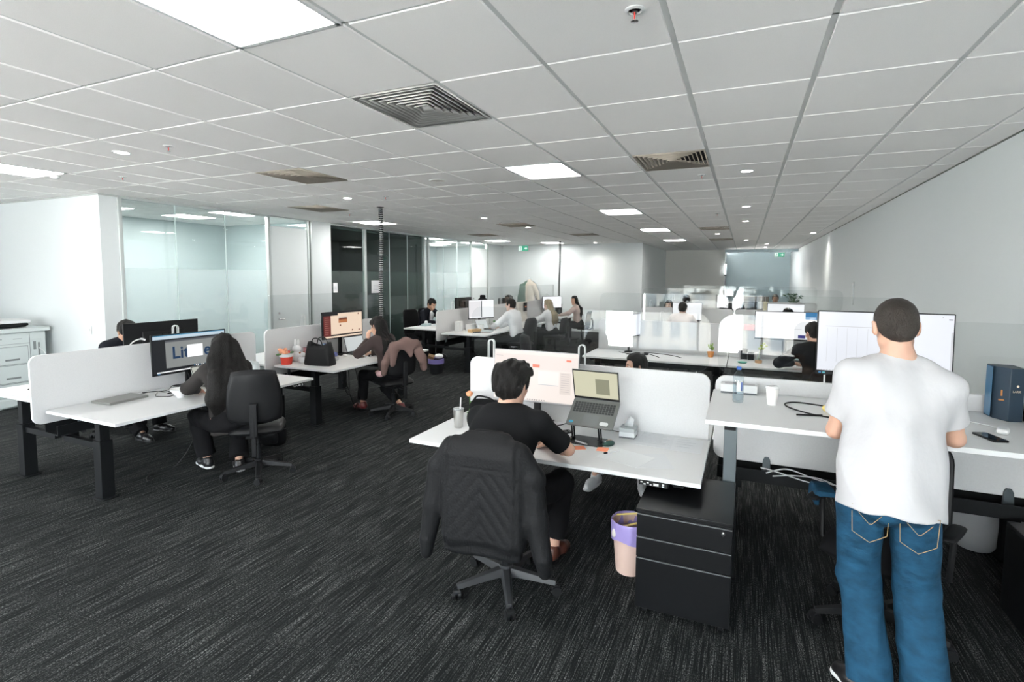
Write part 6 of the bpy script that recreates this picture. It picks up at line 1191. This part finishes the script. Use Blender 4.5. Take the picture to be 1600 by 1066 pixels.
chair('chair of the smiling dark-haired woman', (-4.22, 14.45, 0), PI/2, 'mesh', .46, rot=.5, back_z=.50, back_h=.40)
chair('empty black chair tilted back behind the clear screen', (-3.05, 8.0, 0), -.9, 'pad', .46, rot=.5, back_z=.50, back_h=.46)
chair('chair of the man in black at the second middle row', (.90, 7.22, 0), .3, 'mesh', .46, rot=.5, back_z=.46, back_h=.36)
chair('chair of the person with headphones', (.80, 11.12, 0), .1, 'mesh', .46, rot=.5, back_z=.46, back_h=.36)
chair('chair of the black-haired person at the third row', (-1.17, 11.17, 0), 0, 'mesh', .46, rot=.5, back_z=.46, back_h=.36)
chair('chair of the slouched person behind the near screen', (-.97, 5.28, 0), PI, 'mesh', .44, rot=.5, back_z=.44, back_h=.36)
chair('chair of the woman facing us at the third row', (-1.66, 13.4, 0), PI, 'mesh', .44, rot=.5, back_z=.44, back_h=.36)
chair('chair of the person beyond the third row heads', (-1.50, 15.42, 0), 0, 'mesh', .46, rot=.5, back_z=.46, back_h=.36)
chair('chair of the older man at the farthest row', (.86, 17.80, 0), PI, 'mesh', .46, rot=.5, back_z=.46, back_h=.36)
chair('chair of the dark-haired person behind the white shirt', (-6.88, 14.75, 0), -PI/2, 'mesh', .44, rot=.5, back_z=.44, back_h=.36)
# quilted bomber jacket hanging over the near chair back
t = thing('jacket', 'black quilted bomber jacket hung over the near chair back', 'jacket', (-1.27, 2.80, 0), .08)
JK = mat('jacket_black', (.008, .0085, .0095), .62, bump=.25, bscale=90, spec=.15)
S = Sdf(); yb = -.37
S.box((0, yb, .72), (.175, .010, .22), None, .045, .03)            # back panel
S.cone((-.17, yb+.02, .985), (.17, yb+.02, .985), .050, None, .05); S.cone((-.10, yb+.06, 1.01), (.10, yb+.06, 1.01), .045, None, .03)
S.cone((-.20, yb+.02, .90), (-.16, yb, .50), .07, .075, .05, flat=((0, 1, 0), 1.4)); S.cone((.20, yb+.02, .90), (.17, yb, .50), .07, .075, .05, flat=((0, 1, 0), 1.4))
S.chain([(-.20, yb+.03, .96), (-.275, yb+.03, .84), (-.305, yb+.02, .62), (-.335, yb+.0, .42)], [.060, .064, .062, .048], .025, ((0, 1, 0), 1.15)); S.cone((-.335, yb, .43), (-.34, yb, .35), .046, .038, .01)
S.chain([(.20, yb+.03, .96), (.265, yb+.03, .84), (.29, yb+.02, .62), (.335, yb-.0, .44)], [.060, .066, .066, .054], .025, ((0, 1, 0), 1.15)); S.cone((.335, yb, .44), (.345, yb+.01, .36), .050, .042, .01)
S.box((0, yb, .455), (.195, .012, .035), None, .030, .012)
nz = noise3(3, 20, 10, (1, 1, .5))
def quilt(P):
    x, y, z = P[:, 0], P[:, 1], P[:, 2]; w = np.abs(x) < .185
    a = np.abs(np.sin((z*1.0+np.abs(x)*1.25)*PI/.085)); q = .0065*(1-a**.35)*(z > .50)*(z < .86)*w
    rib = .002*np.sin(x*420)*(z < .49)*(z > .41)*w; s2 = .0045*(1-np.abs(np.sin((z+np.abs(x)*.3)*PI/.10))**.35)*(np.abs(x) >= .20)*(z < .85)
    seam = .0035*np.exp(-((z-.885)/.004)**2)*w; sl = .005*np.exp(-((np.abs(x)-.198)/.010)**2)
    return q+rib+s2*.6+seam+sl+.004*nz(P)
sobj('shell', S, .007, JK, t, quilt, .016)
S = Sdf(); S.cone((-.07, yb+.09, 1.035), (.07, yb+.09, 1.035), .022, None, .02, flat=((0, 1, 0), .8)); sobj('collar', S, .007, JK, t)
# brown cardigan over the second bench chair
t = thing('cardigan', 'brown cardigan draped over the second left bench chair', 'cardigan', (-4.33, 5.80, 0), PI/2-.45)
BC = mat('cardigan_brown', (.155, .098, .088), .92, bump=.3, bscale=200)
S = Sdf(); yb = -.30
S.chain([(-.20, yb+.06, .84), (-.15, yb, .985), (0, yb-.03, 1.03), (.15, yb, .99), (.215, yb+.04, .90)], [.036, .050, .055, .052, .042], .03, ((0, 1, 0), 1.1))
S.chain([(.20, yb+.02, .93), (.265, yb-.02, .80), (.28, yb-.03, .66)], [.045, .050, .045], .02); S.chain([(-.19, yb+.05, .88), (-.25, yb+.03, .76), (-.26, yb+.05, .64)], [.04, .052, .045], .02)
S.cone((-.12, yb-.05, .99), (.14, yb-.05, .99), .060, None, .04, flat=((0, 1, 0), 1.6)); S.cone((.03, yb-.06, .98), (.05, yb-.095, .86), .085, .03, .05, flat=((0, 1, 0), 2.8)); S.cone((-.16, yb-.03, .95), (-.19, yb-.06, .76), .075, .04, .05, flat=((0, 1, 0), 2.6)); S.cone((.17, yb-.03, .95), (.22, yb-.07, .78), .075, .05, .05, flat=((0, 1, 0), 2.4))
sobj('knit', S, .008, BC, t, folds(7, .005, 30), .014)
t = thing('pink_cloth', 'small piece of pink cloth tucked beside the second bench chair seat', 'cloth', (-4.33, 5.80, 0), PI/2-.45); S = Sdf(); S.ell((-.25, -.10, .60), (.04, .08, .04)); sobj('cloth', S, .008, flat('pinkcloth', (.62, .38, .40), .9), t)
# denim folded on the chair under the raised desk
t = thing('folded_jeans', 'folded blue denim on the chair under the raised desk', 'garment', (.455, 3.40, 0), .1); S = Sdf(); S.box((0, 0, .688), (.04, .08, .006), None, .010, .01); S.box((-.045, 0, .655), (.004, .07, .03), None, .010, .01); sobj('denim', S, .009, JEANS, t, folds(9, .002, 30), .012)
# coats on the hanger
t = thing('coat', 'green and beige coats hanging together on the back wall', 'coat', (-7.0, 17.26, 0)); S = Sdf()
S.chain([(-.05, 0, 1.68), (-.24, -.02, 1.52), (-.33, -.03, 1.15), (-.36, -.03, .95)], [.07, .09, .08, .07], .04); S.cone((-.12, -.03, 1.45), (-.16, -.04, .95), .14, .16, .05, flat=((0, 1, 0), 1.8)); sobj('green_coat', S, .015, mat('coat_green', (.10, .16, .13), .9), t, folds(5, .01, 14), .03)
S = Sdf(); S.chain([(.05, -.02, 1.72), (.22, -.04, 1.55), (.33, -.05, 1.30), (.40, -.05, 1.05)], [.07, .09, .085, .07], .04); S.cone((.05, -.06, 1.55), (.10, -.08, 1.0), .15, .18, .05, flat=((0, 1, 0), 1.7)); sobj('beige_coat', S, .015, mat('coat_beige', (.52, .47, .40), .9), t, folds(6, .012, 14), .03)
